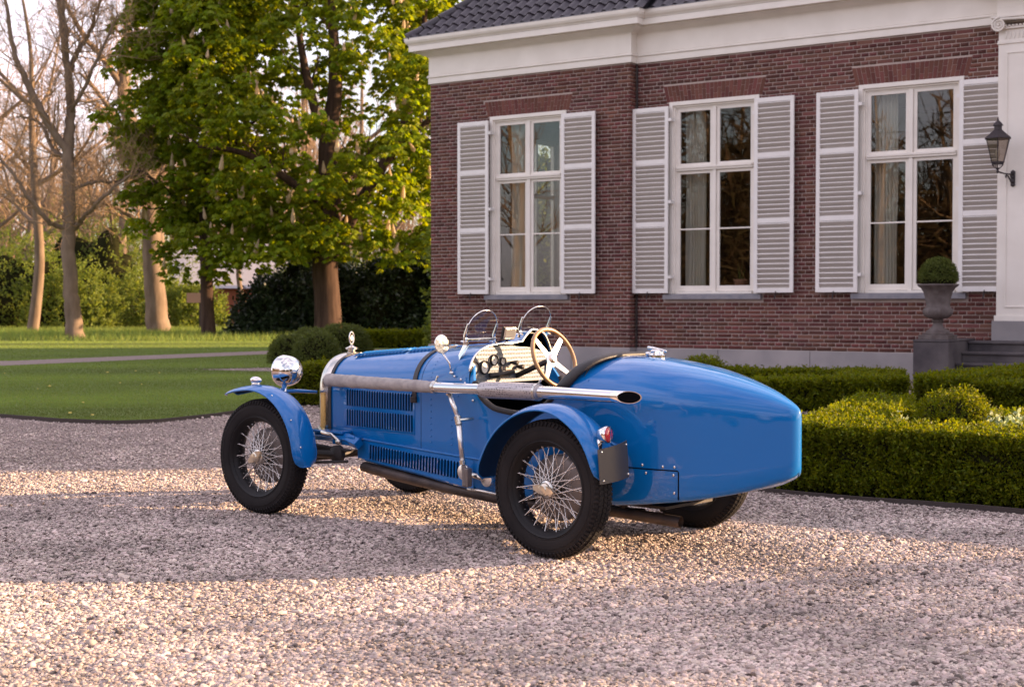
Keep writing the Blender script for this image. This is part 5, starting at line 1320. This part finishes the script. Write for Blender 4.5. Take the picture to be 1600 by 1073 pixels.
def grow(T, p, d, L, r, lvl, rg, up=.25, wig=.22, tips=None, maxl=3, nch=(5, 4, 3, 2), ns=(7, 5, 4, 3)):
    k = 7 if lvl < 2 else 5; pts = [p]; d = d/np.linalg.norm(d)
    for i in range(k-1):
        d = d+wig*rg.normal(size=3)+np.array([0, 0, up*.3]); d /= np.linalg.norm(d); pts.append(pts[-1]+d*L/(k-1))
    pts = np.array(pts); add_limb(T, pts, r, r*.35 if lvl < maxl else r*.5, ns[min(lvl, 3)])
    if tips is not None: tips.append((pts[-1], d, lvl))
    if lvl < maxl:
        for c in range(nch[min(lvl, 3)]):
            t = rg.uniform(.25, 1.); i = min(int(t*(k-1)), k-2); q = pts[i]+(pts[i+1]-pts[i])*(t*(k-1)-i)
            dd = (pts[i+1]-pts[i]); dd /= np.linalg.norm(dd); s_ = rg.normal(size=3); s_ -= dd*(s_@dd); s_ /= np.linalg.norm(s_)
            nd = dd*rg.uniform(.35, .9)+s_*rg.uniform(.6, 1.0)+np.array([0, 0, up])
            grow(T, q, nd, L*rg.uniform(.45, .75)*(1.1-.35*t), max(r*(1-.62*t)*.55, .0085), lvl+1, rg, up, wig, tips, maxl, nch, ns)
def limb_children(T, pts, n, L, r, rg, t0=.2, lvl=1, tips=None, maxl=3, up=.25, nch=(5, 4, 3, 2)):
    k = len(pts)
    for c in range(n):
        t = t0+(1-t0)*(c+rg.uniform(0, 1))/n; i = min(int(t*(k-1)), k-2); q = pts[i]; dd = pts[i+1]-pts[i]; dd /= np.linalg.norm(dd)
        s_ = rg.normal(size=3); s_ -= dd*(s_@dd); s_ /= np.linalg.norm(s_)
        nd = dd*rg.uniform(.3, .8)+s_*rg.uniform(.7, 1.1)+np.array([0, 0, up])
        grow(T, q, nd, L*rg.uniform(.6, 1.2)*(1.15-.5*t), r*(1.1-.5*t), lvl, rg, up, .22, tips, maxl, nch)
def finish_tree(T, name, parent, m):
    V, F = np.concatenate(T['V']), np.concatenate(T['F']); return link_mesh(name, fast_mesh(name, V, F, smooth=True), parent, m)

def px_tree(name, base, s, limbs, seed, label, group, bm='bark', ydepth=.6, kids_n=14, kL=3.2, kr=.05, maxl=3, nch=(5, 4, 3, 2)):
    """limbs: lists of (dx, z, dy, r) in metres about the base"""
    rg = np.random.default_rng(seed); root = empty(name, base, 0, label, 'tree', group)
    T1 = tree_arrays(); T2 = tree_arrays()
    for li, lm in enumerate(limbs):
        P = smooth_path([(x, y, z) for x, z, y, r in lm]); rr = np.interp(np.linspace(0, 1, len(P)), np.linspace(0, 1, len(lm)), [q[3] for q in lm])
        P[1:-1] += rg.normal(size=P[1:-1].shape)*.02*s
        add_limb(T1, P, rr, None, 12 if li == 0 else 9)
        if li: limb_children(T2, P, kids_n, kL, kr, rg, .12, 1, None, maxl, nch=nch)
        else: limb_children(T2, P, 8, kL*.8, kr, rg, .45, 1, None, maxl, nch=nch)
    finish_tree(T1, 'trunk', root, M[bm]); o = finish_tree(T2, 'crown', root, M['twig']); 
    return root
# near bare tree at the far left
px_tree('bare_tree', (-16.5, 53, -.05), 1, [
    [(0.05, -.2, 0, .40), (.0, .6, 0, .32), (-.08, 2.0, 0, .27), (-.2, 3.6, .1, .25), (-.15, 5.0, .1, .23), (-.22, 7.0, .2, .21), (-.12, 8.6, .2, .17), (-.15, 10.0, .1, .15), (-.4, 11.6, .2, .11), (-.8, 14.6, .3, .06)],
    [(-.2, 7.0, .2, .17), (-.9, 8.2, -.1, .14), (-1.65, 9.8, -.3, .12), (-2.1, 11.0, -.3, .09), (-2.4, 13.2, -.2, .05)],
    [(-.25, 10.2, .1, .10), (-.1, 11.4, -.2, .08), (-.25, 13.0, -.3, .06), (0.1, 15, -.3, .03)],
    [(-.15, 9.8, .1, .10), (.05, 10.8, .5, .08), (.55, 11.8, .7, .06), (.95, 13.4, .9, .04)],
    [(-.12, 8.6, .2, .09), (.5, 9.2, -.4, .07), (1.3, 10.6, -.8, .06), (2.0, 12.0, -.9, .03)],
    [(.0, 4.2, .1, .11), (.5, 4.6, -.3, .09), (1.4, 5.3, -.9, .07), (2.5, 6.1, -1.2, .04)],
    [(-.2, 4.2, .1, .11), (-.7, 4.4, -.4, .09), (-1.3, 5.2, -.8, .08), (-1.9, 6.2, -1.0, .06), (-2.7, 7.1, -1.0, .04)],
    [(-.22, 6.9, .1, .10), (-.9, 7.2, .7, .08), (-1.6, 8.3, 1.1, .06), (-2.6, 8.6, 1.5, .03)],
    [(-.15, 5.6, .1, .07), (.5, 6.0, .8, .06), (1.3, 6.1, 1.4, .05), (2.3, 6.6, 1.8, .03)]], 3,
    'tall bare tree nearest the lawn at the far left with a pale smooth trunk', 'bare trees behind the lawn', kids_n=18, kL=2.4, kr=.03, nch=(5, 5, 4, 3))
px_tree('bare_tree', (-16.4, 65, -.05), 1, [
    [(.1, -.2, 0, .62), (.0, 1.0, 0, .50), (-.15, 3.5, 0, .44), (-.35, 6.4, .1, .38), (-1.05, 9.2, .1, .32), (-1.55, 11.4, .2, .26), (-1.35, 13.6, .2, .18), (-1.3, 16.2, .3, .1)],
    [(-1.5, 11.2, .2, .18), (-2.3, 12.6, -.3, .14), (-3.1, 13.6, -.6, .12), (-3.9, 15.2, -.9, .07)],
    [(-1.4, 12.6, .2, .15), (-.9, 14.2, .5, .10), (-.5, 16.2, .6, .06)],
    [(-1.0, 9.2, .1, .15), (-1.5, 9.7, -.6, .12), (-2.2, 10.8, -1.1, .10), (-3.1, 11.8, -1.3, .06)],
    [(-.2, 4.6, 0, .14), (-1.0, 5.4, -.7, .11), (-2.2, 6.0, -1.2, .08), (-3.3, 5.7, -1.6, .04)],
    [(-.3, 6.0, 0, .12), (.6, 7.0, .7, .09), (1.5, 8.4, 1.2, .05)]], 5,
    'thick-trunked bare tree right of the far left tree, partly behind the chestnut', 'bare trees behind the lawn', kids_n=17, kL=2.9, kr=.038, nch=(5, 5, 4, 3))
px_tree('bare_tree', (-17.3, 68, -.05), 1, [[(0, -.2, 0, .34), (0, 3, 0, .28), (-.1, 7, 0, .2), (.3, 12, 0, .1)], [(0, 6, 0, .12), (-.8, 8, .4, .08), (-1.3, 11, .5, .04)]], 6,
    'slim dark bare trunk standing tight behind the thick-trunked tree', 'bare trees behind the lawn', kids_n=8, kL=2.4)
# generic bare trees, three shapes, copied
def gen_tree(seed, H, lean=.0, r0=.28, label='', group='bare trees in the far woodland'):
    rg = np.random.default_rng(seed); root = empty('woodland_tree', (0, 0, -.05), 0, label, 'tree', group); T1 = tree_arrays(); T2 = tree_arrays()
    c = [(0, 0, -.1)]; x = y = 0.
    for q in np.linspace(.2, 1, 5): x += rg.normal()*.25+lean; y += rg.normal()*.25; c.append((x, y, H*q))
    P = smooth_path(c); add_limb(T1, P, r0, r0*.15, 8)
    for i in range(7):
        t = rg.uniform(.32, .8); q = P[int(t*(len(P)-1))]; a = rg.uniform(0, 2*math.pi)
        e = q+np.array([math.cos(a)*H*.16, math.sin(a)*H*.16, H*.14]); f = e+np.array([math.cos(a)*H*.08, math.sin(a)*H*.08, H*.16])
        Q = smooth_path([q, (q*.5+e*.5)+rg.normal(size=3)*.15, e, f]); add_limb(T1, Q, r0*.42, r0*.1, 6); limb_children(T2, Q, 9, H*.15, .032, rg, .15, 1, None, 3, nch=(5, 5, 4, 3))
    limb_children(T2, P, 12, H*.14, .032, rg, .4, 1, None, 3, nch=(5, 5, 4, 3))
    finish_tree(T1, 'trunk', root, M['bark']); finish_tree(T2, 'crown', root, M['twig']); return root
protos = [gen_tree(11, 15.5, .05), gen_tree(12, 17, -.06, .34), gen_tree(13, 13.5, .1, .2), gen_tree(14, 18.5, 0, .4)]
spots = [(-22.5, 66, 0, 'slim bare tree at the left picture edge in front of the green thicket'), (-26.5, 72, 1, None), (-20.6, 84, 3, 'tall bare tree between the two big trunks at the left'), (-24.5, 90, 1, None), (-30.5, 88, 0, None), (-17.8, 96, 2, None), (-14.0, 92, 3, None), (-33, 104, 3, None), (-27.2, 108, 1, None), (-21.5, 112, 0, None),
         (-16.2, 116, 1, None), (-38, 118, 3, None), (-12.5, 78, 2, 'thin bare tree seen right of the thick-trunked tree'), (-10.5, 105, 3, None), (-6.0, 98, 0, None), (-1.5, 92, 1, None), (-32, 128, 1, None), (-24, 132, 3, None), (-18, 138, 0, None), (-11, 130, 1, None), (-44, 135, 0, None), (-4, 120, 3, None), (-29.0, 97, 2, None), (-36, 96, 1, None), (-14.6, 104, 0, None)]
used = set()
for i, (x, y, k, lb) in enumerate(spots):
    if k in used: o = copy_tree(protos[k])
    else: o = protos[k]; used.add(k)
    o.location = (x, y, -.05); o.rotation_euler = (0, 0, random.uniform(0, 6.28)); s_ = random.uniform(.9, 1.12); o.scale = (s_, s_, s_)
    o['label'] = lb or 'bare twiggy woodland tree standing far behind the lawn'; o['group'] = 'bare trees in the far woodland'

# ---- horse chestnuts in leaf and flower
def chestnut(name, base, limbs, clumps, seed, label, nleaf, bm='barkdark', spikes=100, hang=None):
    rg = np.random.default_rng(seed); root = empty(name, base, 0, label, 'tree'); T1 = tree_arrays(); T2 = tree_arrays()
    for li, lm in enumerate(limbs):
        P = smooth_path([(x, y, z) for x, z, y, r in lm]); rr = np.interp(np.linspace(0, 1, len(P)), np.linspace(0, 1, len(lm)), [q[3] for q in lm])
        add_limb(T1, P, rr, None, 14 if li == 0 else 9)
        limb_children(T2, P, 7 if li else 5, 2.2, .05, rg, .35, 1, None, 2)
    finish_tree(T1, 'trunk', root, M[bm]); finish_tree(T2, 'branches', root, M[bm])
    # leaf tiers: each clump is a flattened dome of drooping palmate leaves
    C = np.array([c[:3] for c in clumps]); rad = np.array([c[3] for c in clumps]); w_ = rad**2; w_ = w_/w_.sum()
    idx = rg.choice(len(C), nleaf, p=w_)
    d = rg.normal(size=(nleaf, 3)); d /= np.linalg.norm(d, axis=1)[:, None]; d[:, 2] = np.where(d[:, 2] < -.5, -d[:, 2]*.5, d[:, 2])
    rr = rad[idx]*(1-rg.uniform(0, 1, nleaf)**2*.35)
    LP = C[idx]+d*rr[:, None]*np.array([1, 1, .95])
    out = d*np.array([1, 1, .35]); out = out/np.linalg.norm(out, axis=1)[:, None]
    parts = []; rs = []
    per = rg.uniform(0, 1, len(C))[idx]*.35+rg.uniform(0, .65, nleaf)
    sz = rg.uniform(.19, .30, nleaf)
    hd = out*np.array([1, 1, 0])+.5*rg.normal(size=(nleaf, 3))*np.array([1, 1, .2]); hd = hd/np.linalg.norm(hd, axis=1)[:, None]
    for q, a in enumerate((-115, -65, -22, 22, 65, 115)):
        ca, sa = math.cos(R(a)), math.sin(R(a)); D = np.stack([hd[:, 0]*ca-hd[:, 1]*sa, hd[:, 0]*sa+hd[:, 1]*ca, -.55-1.0*rg.uniform(0, 1, nleaf)], 1); D = unit(D)
        Nn = unit(np.array([0, 0, 1.])+.55*rg.normal(size=(nleaf, 3)))
        parts.append(rhombi(LP, D, Nn, sz*(1.0 if abs(a) < 90 else .7), sz*.46, -.1)); rs.append(per)
    V, F = cat_meshes(parts); r = np.concatenate(rs)
    o = link_mesh('foliage', fast_mesh('foliage', V, F, r), root, M['leaf_chestnut']); o['kind'] = 'stuff'
    # flower candles
    m_ = MB(); m_.lathe([(.012, 0), (.042, .025), (.046, .06), (.038, .11), (.027, .16), (.014, .21), (0, .25)], 7); me = m_.mesh('flower_spike'); me.materials.append(M['blossom'])
    me2 = me
    cnt = 0; order_ = rg.permutation(nleaf)
    for i in order_:
        if cnt >= spikes: break
        if d[i, 2] < .25 or LP[i, 1] > 1.0: continue
        o = bpy.data.objects.new('flower_spike', me2); COL.objects.link(o); o.parent = root; o.location = LP[i]+np.array([0, 0, .03]); s_ = rg.uniform(1.2, 2.2); o.scale = (s_, s_, s_*rg.uniform(1, 1.3)); o.rotation_euler = (rg.normal()*.15, rg.normal()*.15, 0); cnt += 1
    return root
def crown_clumps(seed, n, c, R_, rmin, rmax, zmin, keep=lambda x, y, z: True, shell=.55):
    rg = np.random.default_rng(seed); out = []
    while len(out) < n:
        d = rg.normal(size=3); d /= np.linalg.norm(d); q = rg.uniform(shell, 1)**.5
        p = np.array(c)+d*np.array(R_)*q
        if p[2] < zmin or not keep(*p): continue
        out.append((*p, rg.uniform(rmin, rmax)))
    return out
sM = .025
# main chestnut: trunk at px 512; crown centre about px 480
def px_keep_main(x, y, z): return True
cl = crown_clumps(21, 620, (.25, 0, 10.4), (6.7, 5.6, 8.2), .38, .80, 3.3, shell=.42)
cl += [(-3.6, -2.5, 3.3, .8), (-2.4, -2.8, 3.0, .8), (-1.2, -2.6, 3.2, .8), (.9, -2.5, 3.3, .7), (2.2, -2.4, 3.5, .7), (3.3, -1.6, 3.6, .7), (4.2, -1.8, 3.6, .8), (5.0, -1.5, 4.0, .8), (3.6, -2, 3.1, .6), (2.8, -2.2, 2.9, .6), (-4.6, -2, 3.8, .9)]
chestnut('horse_chestnut', (-7.2, 55, -.05), [
    [(0, -.2, 0, .68), (.02, .5, 0, .55), (-.02, 1.6, 0, .50), (-.1, 2.8, 0, .50), (.05, 4.0, 0, .46), (.1, 5.6, .1, .42), (0, 7.6, .2, .36), (.3, 10, .2, .27), (.1, 14, .2, .12)],
    [(.2, 3.4, 0, .30), (1.0, 4.8, -.3, .27), (1.9, 6.2, -.5, .23), (2.9, 8.0, -.6, .19), (3.6, 10.2, -.7, .15), (3.9, 13, -.6, .08)],
    [(0, 7.4, .1, .22), (-.6, 9.6, -.4, .18), (-1.0, 12, -.7, .12), (-1.2, 15, -.8, .06)],
    [(2.6, 7.4, -.6, .14), (3.9, 8.3, -1.0, .10), (5.0, 9.4, -1.3, .06)],
    [(0, 5.0, 0, .20), (-1.2, 6.0, -1.0, .16), (-2.8, 7.0, -2.0, .12), (-4.4, 7.2, -2.8, .06)],
    [(0, 4.0, 0, .18), (-1.2, 4.3, 1.2, .14), (-3, 4.8, 2.4, .09)],
    [(.1, 6.0, 0, .18), (1.0, 6.6, 1.5, .14), (2.4, 7.4, 3.0, .08)]], cl, 31,
    'large horse chestnut in full leaf and cream flower spikes left of the mansion', 24000, spikes=240)
cl2 = crown_clumps(22, 330, (-.3, 0, 9.6), (3.7, 3.4, 7.6), .38, .75, 2.4, shell=.3) + [(1.0, -1.6, 2.7, .7), (2.0, -1.5, 3.0, .7), (-.9, -1.6, 2.5, .6)]
chestnut('horse_chestnut', (-12.1, 56, -.05), [
    [(.05, -.2, 0, .34), (0, 1.0, 0, .26), (-.05, 3.0, 0, .24), (-.1, 6.0, 0, .2), (0, 10, .1, .13), (.1, 15, .1, .06)],
    [(-.05, 4, 0, .12), (-1.2, 5.6, -.6, .09), (-2.4, 6.6, -1.0, .05)],
    [(-.05, 6, 0, .12), (1.2, 7.6, -.6, .09), (2.2, 8.6, -1.0, .05)]], cl2, 32,
    'smaller horse chestnut in leaf with a slim dark trunk left of the large one', 12000, spikes=70)

# ---- dark evergreens behind, green thicket at the left
for (x, y, rx, ry, rz, sd, lb) in [(-9.3, 57.5, 1.8, 1.6, 2.1, 1, 'leftmost dark rhododendron bush sloping down to the lawn'), (-7.8, 60.0, 2.6, 2.0, 3.7, 2, 'tall dark rhododendron bush directly behind the chestnut trunk'), (-4.9, 58.5, 2.4, 2.0, 3.3, 3, 'dark rhododendron bush between chestnut trunk and brick corner'), (-2.2, 58.0, 2.4, 2.0, 3.9, 4, 'tall dark rhododendron bush against the brick corner')]:
    bush('rhododendron', (x, y, -.05), (rx, ry, rz), lb, 'bush', 'dark rhododendrons behind the chestnut', n=3000, L=.17, m='leaf_rhodo', k=5, lump=.30, seed=sd, lf=3.8, squash=2.0)
for i, (x, y, rx, rz) in enumerate([(-27, 76, 3.4, 3.8), (-23.2, 74, 2.6, 3.2), (-20.0, 77, 2.6, 3.0), (-24.5, 82, 4, 5.0), (-17.4, 76, 1.9, 2.2), (-30, 84, 5, 5.4), (-13.0, 88, 2.2, 3.4), (-26.5, 92, 4.5, 6.2), (-27, 97, 5, 7.0), (-13.5, 100, 3, 4.4), (-35, 100, 6, 7.6), (-9, 92, 4, 4.6)]):
    bush('green_thicket', (x, y, -.05), (rx, rx*.8, rz), 'fresh green thicket bush under the bare trees at the left' if i not in (0, 4) else ['fresh green thicket bush at the left picture edge', '', '', '', 'low fresh green thicket bush just left of the thick bare trunk'][i], 'bush', 'green thicket bushes under the bare trees', n=2000, L=.15, m='leaf_fresh', k=5, lump=.30, seed=40+i, lf=4, core=(i % 3 == 0), squash=2.0, up=.4)
# distant wood behind everything: thin twiggy mass
rg = np.random.default_rng(77); T = tree_arrays()
for i in range(230):
    x = rg.uniform(-75, 30); y = rg.uniform(150, 175); H = rg.uniform(13, 20); c = np.array([x, y, -1.]); add_limb(T, [c, c+np.array([rg.normal()*.5, 0, H*.5]), c+np.array([rg.normal(), 0, H])], .28, .05, 4)
    for q in range(16):
        t = rg.uniform(.25, .95); p = c+np.array([0, 0, H*t]); a = rg.uniform(0, 6.28); grow(T, p, np.array([math.cos(a), math.sin(a), .8]), H*.30*(1.2-t), .085, 2, rg, .3, .2, None, 3, (4, 4, 5, 3), (4, 4, 3, 3))
o = finish_tree(T, 'distant_wood', None, M['twig']); tag(o, 'distant bare wood closing the view behind the park', 'wood', kind='stuff')
# wood standing round the forecourt behind the camera, seen in the panes and the paint
T = tree_arrays()
for i in range(110):
    a = rg.uniform(R(150), R(350)); dist = rg.uniform(34, 55); x, y = dist*math.cos(a)+2, dist*math.sin(a)-4
    if math.cos(a) > .72 and math.sin(a) > -.42: continue
    H = rg.uniform(10, 16); c = np.array([x, y, -.5]); add_limb(T, [c, c+np.array([rg.normal()*.4, 0, H*.5]), c+np.array([rg.normal(), 0, H])], .3, .05, 5)
    for q in range(13):
        t = rg.uniform(.25, .95); p = c+np.array([0, 0, H*t]); b_ = rg.uniform(0, 6.28); grow(T, p, np.array([math.cos(b_), math.sin(b_), .8]), H*.3*(1.2-t), .08, 2, rg, .3, .2, None, 3, (4, 4, 5, 3), (4, 4, 3, 3))
o = finish_tree(T, 'park_wood', None, M['twig']); tag(o, 'bare park trees round the forecourt, mirrored in the window panes', 'wood', kind='stuff')

# evergreen thickets between those trees
P_ = []; 
for i in range(34):
    a = R(165)+R(165)*i/33+rg.normal()*.05; dist = rg.uniform(32, 46); H = rg.uniform(8, 15); c = np.array([dist*math.cos(a), dist*math.sin(a), 0.])
    if i in (9, 10, 19, 26): continue
    d = rg.normal(size=(3200, 3)); d /= np.linalg.norm(d, axis=1)[:, None]; d[:, 2] = abs(d[:, 2]); rr0 = rg.uniform(.25, 1, 3200)[:, None]
    P_.append(c+d*rr0*np.array([3.6, 3.6, H]))
P_ = np.concatenate(P_); V, F = rhombi(P_, rvec(len(P_)), rvec(len(P_)), rg.uniform(.6, 2.6, len(P_)), rg.uniform(.03, .16, len(P_)))
o = link_mesh('park_thicket', fast_mesh('park_thicket', V, F, rng.uniform(0, 1, len(F))), None, M['leaf_park']); tag(o, 'brown and green undergrowth round the forecourt, mirrored in paint and panes', 'thicket', kind='stuff')
# unseen loose shrub added right of the frame to shade the near right gravel
bush('shade_shrub', (14.0, 7.3, 0), (1.9, 2.4, 3.0), 'unseen loose shrub added right of the picture to shade the near gravel', 'bush', n=2200, L=.14, m='leaf_rhodo', k=4, lump=.2, seed=91, lf=3, core=False)

# barn and sign, far behind
barn = empty('barn', (-19.2, 104, 0), R(8), 'distant red brick barn with a pale grey roof seen left of the chestnut trunk', 'barn')
b = MB(); b.span(-5.5, 6.5, 0, 7, -.1, 2.6); b.build('wall', M['barnwall'], barn)
b = MB(); b.add([(-5.9, -.5, 2.5), (6.9, -.5, 2.5), (6.9, 3.5, 6.4), (-5.9, 3.5, 6.4), (-5.9, 7.5, 2.5), (6.9, 7.5, 2.5)], [(0, 1, 2, 3), (3, 2, 5, 4)]); b.build('roof', M['barnroof'], barn)
sg = empty('garden_sign', (-15.9, 72, -.05), 0, 'small pale board on a short dark post beyond the trees', 'sign')
b = MB(); b.box((0, 0, 1.05), (.16, .16, 2.1)); b.build('post', M['edging'], sg); b = MB(); b.box((-.3, -.1, 1.7), (.8, .05, .5)); b.build('board', M['sign'], sg)

# ---- grass and meadow
def scatter_poly(poly, n, ymin=None, ymax=None, dens_pow=0):
    P = np.array(poly); x0, y0 = P.min(0); x1, y1 = P.max(0)
    if ymin is not None: y0 = max(y0, ymin)
    if ymax is not None: y1 = min(y1, ymax)
    out = []
    while sum(len(o_) for o_ in out) < n:
        u_ = rng.uniform(0, 1, n)
        y = y0*(y1/y0)**u_ if dens_pow else y0+(y1-y0)*u_
        x = rng.uniform(-.40, .02, n)*y; ins = np.zeros(n, bool); j = len(P)-1
        for i in range(len(P)):
            c = ((P[i, 1] > y) != (P[j, 1] > y)) & (x < (P[j, 0]-P[i, 0])*(y-P[i, 1])/(P[j, 1]-P[i, 1]+1e-12)+P[i, 0]); ins ^= c; j = i
        out.append(np.stack([x, y], 1)[ins])
    return np.concatenate(out)[:n]
def blades(name, pts, z, hmin, hmax, wd, m, label, cat, seed=0, lean=.35):
    n = len(pts); P = np.column_stack([pts, np.full(n, z)]); D = unit(np.column_stack([rng.normal(size=(n, 2))*lean, np.ones(n)])); s_ = unit(np.column_stack([rng.normal(size=(n, 2)), np.zeros(n)]))
    patch = .5+.5*noise3(np.column_stack([pts*np.array([.35, 1.3]), np.zeros(n)]), .9, 3)+.15*noise3(np.column_stack([pts, np.zeros(n)]), 5, 4); h = (hmin+(hmax-hmin)*rng.uniform(0, 1, n))*(.75+.5*patch)
    wdv = wd*np.ones(n) if np.ndim(wd) == 0 else wd
    V = np.stack([P-s_*wdv[:, None]/2, P+s_*wdv[:, None]/2, P+D*h[:, None]], 1).reshape(-1, 3); F = np.arange(3*n).reshape(n, 3)
    me = fast_mesh(name, V, F, np.clip(.75*patch+.25*rng.uniform(0, 1, n), 0, 1)); o = link_mesh(name, me, None, M[m]); tag(o, label, cat, kind='stuff'); return o
gp = scatter_poly(LAWN, 230000, 15, 50, 1)
inpath = np.zeros(len(gp), bool)
def in_poly(P, x, y):
    P = np.array(P); ins = np.zeros(len(x), bool); j = len(P)-1
    for i in range(len(P)):
        c = ((P[i, 1] > y) != (P[j, 1] > y)) & (x < (P[j, 0]-P[i, 0])*(y-P[i, 1])/(P[j, 1]-P[i, 1]+1e-12)+P[i, 0]); ins ^= c; j = i
    return ins
PATH2 = [(-30, 25.5), (-10.84, 29.3), (-8.4, 33.2), (-6.42, 36.3), (-4.2, 37.6), (-1.6, 38.2), (-1.6, 40.6), (-4.4, 40.4), (-6.8, 39.0), (-9.2, 35.6), (-11.4, 32.1), (-30, 28.5)]
gp = gp[~in_poly(PATH2, gp[:, 0], gp[:, 1])]
blades('grass', gp, .014, .012, .032, .004+.0003*gp[:, 1], 'blade', 'short mown grass of the lawn', 'grass')
mp_ = np.column_stack([rng.uniform(-32, -2, 60000), rng.uniform(49.5, 74, 60000)])
blades('meadow_grass', mp_, -.05, .10, .42, .035, 'blade', 'rough grass and weeds under the bare trees', 'grass', lean=.5)
# a few dandelions and petals on the lawn
dl = MB(); dl.lathe([(.0, .0), (.035, .01), (.03, .025), (0, .03)], 8); dm = dl.mesh('dandelion'); dm.materials.append(M['dandelion'])
fl = scatter_poly(LAWN, 14, 15.5, 27, 1)
for i, (x, y) in enumerate(fl):
    o = bpy.data.objects.new('dandelion', dm); COL.objects.link(o); o.location = (x, y, .035); tag(o, 'small yellow dandelion flower in the lawn', 'flower', 'dandelions in the lawn'); s_ = rng.uniform(.35, .75); o.scale = (s_, s_, s_)

# ---- gravel: instanced pebbles
def pebble_mesh(i):
    bm = bmesh.new(); bmesh.ops.create_icosphere(bm, subdivisions=1, radius=1)
    rr = random.Random(100+i); sx, sy, sz = 1, rr.uniform(.55, .9), rr.uniform(.32, .55)
    for v in bm.verts:
        k = 1+rr.uniform(-.24, .20); v.co = Vector((v.co.x*sx*k, v.co.y*sy*k, v.co.z*sz*k))
    me = bpy.data.meshes.new('pebble'); bm.to_mesh(me); bm.free(); me.materials.append(M['pebble'])
    if i == 3: me.polygons.foreach_set('use_smooth', [True]*len(me.polygons))
    return me
def gravel_points(n, y0, y1, pw):
    u_ = rng.uniform(0, 1, n)
    y = (y0**(1-pw)+u_*(y1**(1-pw)-y0**(1-pw)))**(1/(1-pw)) if pw != 1 else y0*(y1/y0)**u_
    x = rng.uniform(-.385, .385, n)*(y+.6); return x, y
def off_gravel(x, y):
    m_ = in_poly(LAWN, x, y)
    A_ = np.array([1.05, 10.22]); B_ = np.array([5.15, 7.27]); d_ = (B_-A_)/np.linalg.norm(B_-A_); nr = np.array([-d_[1], d_[0]])
    m_ |= ((x-A_[0])*nr[0]+(y-A_[1])*nr[1] > -.0) & (x > 1.0) & (y < 14)
    return m_
GX, GY, GS = [], [], []
for (n, y0, y1, pw, s0, s1) in ((125000, 4.3, 8.5, 1.5, .007, .0135), (130000, 4.3, 10.5, 1.3, .0045, .009), (110000, 8.0, 17, 1.2, .006, .0125), (12000, 16, 31, 1., .014, .026), (5200, 4.3, 12, 1.2, .014, .022)):
    x, y = gravel_points(n, y0, y1, pw); k_ = ~off_gravel(x, y); x, y = x[k_], y[k_]; GX.append(x); GY.append(y); GS.append(rng.uniform(s0, s1, len(x))*rng.choice([.7, 1., 1., 1.25], len(x)))
GX, GY, GS = map(np.concatenate, (GX, GY, GS)); n = len(GX)
me = bpy.data.meshes.new('gravel'); me.vertices.add(n)
GZ = GS*rng.uniform(.0, .45, n)+.002+.004*noise3(np.column_stack([GX, GY, np.zeros(n)]), 3.0, 9)
me.vertices.foreach_set('co', np.column_stack([GX, GY, GZ]).astype(np.float32).ravel())
a = me.attributes.new('psize', 'FLOAT', 'POINT'); a.data.foreach_set('value', GS.astype(np.float32))
a = me.attributes.new('prot', 'FLOAT_VECTOR', 'POINT'); a.data.foreach_set('vector', np.column_stack([rng.normal(size=n)*.24, rng.normal(size=n)*.24, rng.uniform(0, 6.28, n)]).astype(np.float32).ravel())
me.update(); gv = bpy.data.objects.new('gravel', me); COL.objects.link(gv); tag(gv, 'pale pinkish gravel covering the forecourt under and around the car', 'gravel', kind='stuff')
ng = bpy.data.node_groups.new('pebbles', 'GeometryNodeTree'); ng.interface.new_socket('Geometry', in_out='INPUT', socket_type='NodeSocketGeometry'); ng.interface.new_socket('Geometry', in_out='OUTPUT', socket_type='NodeSocketGeometry')
gi = ng.nodes.new('NodeGroupInput'); go = ng.nodes.new('NodeGroupOutput'); m2p = ng.nodes.new('GeometryNodeMeshToPoints'); iop = ng.nodes.new('GeometryNodeInstanceOnPoints'); gti = ng.nodes.new('GeometryNodeGeometryToInstance')
for i in range(6):
    po = bpy.data.objects.new('pebble_shape', pebble_mesh(i)); oi = ng.nodes.new('GeometryNodeObjectInfo'); oi.inputs['Object'].default_value = po
    ng.links.new(oi.outputs['Geometry'], gti.inputs[0])
iop.inputs['Pick Instance'].default_value = True
na = ng.nodes.new('GeometryNodeInputNamedAttribute'); na.data_type = 'FLOAT'; na.inputs['Name'].default_value = 'psize'
nb = ng.nodes.new('GeometryNodeInputNamedAttribute'); nb.data_type = 'FLOAT_VECTOR'; nb.inputs['Name'].default_value = 'prot'
e2r = ng.nodes.new('FunctionNodeEulerToRotation')
ng.links.new(gi.outputs[0], m2p.inputs['Mesh']); ng.links.new(m2p.outputs[0], iop.inputs['Points']); ng.links.new(gti.outputs[0], iop.inputs['Instance'])
ng.links.new(nb.outputs['Attribute'], e2r.inputs[0]); ng.links.new(e2r.outputs[0], iop.inputs['Rotation']); ng.links.new(na.outputs['Attribute'], iop.inputs['Scale']); ng.links.new(iop.outputs[0], go.inputs[0])
mod = gv.modifiers.new('pebbles', 'NODES'); mod.node_group = ng
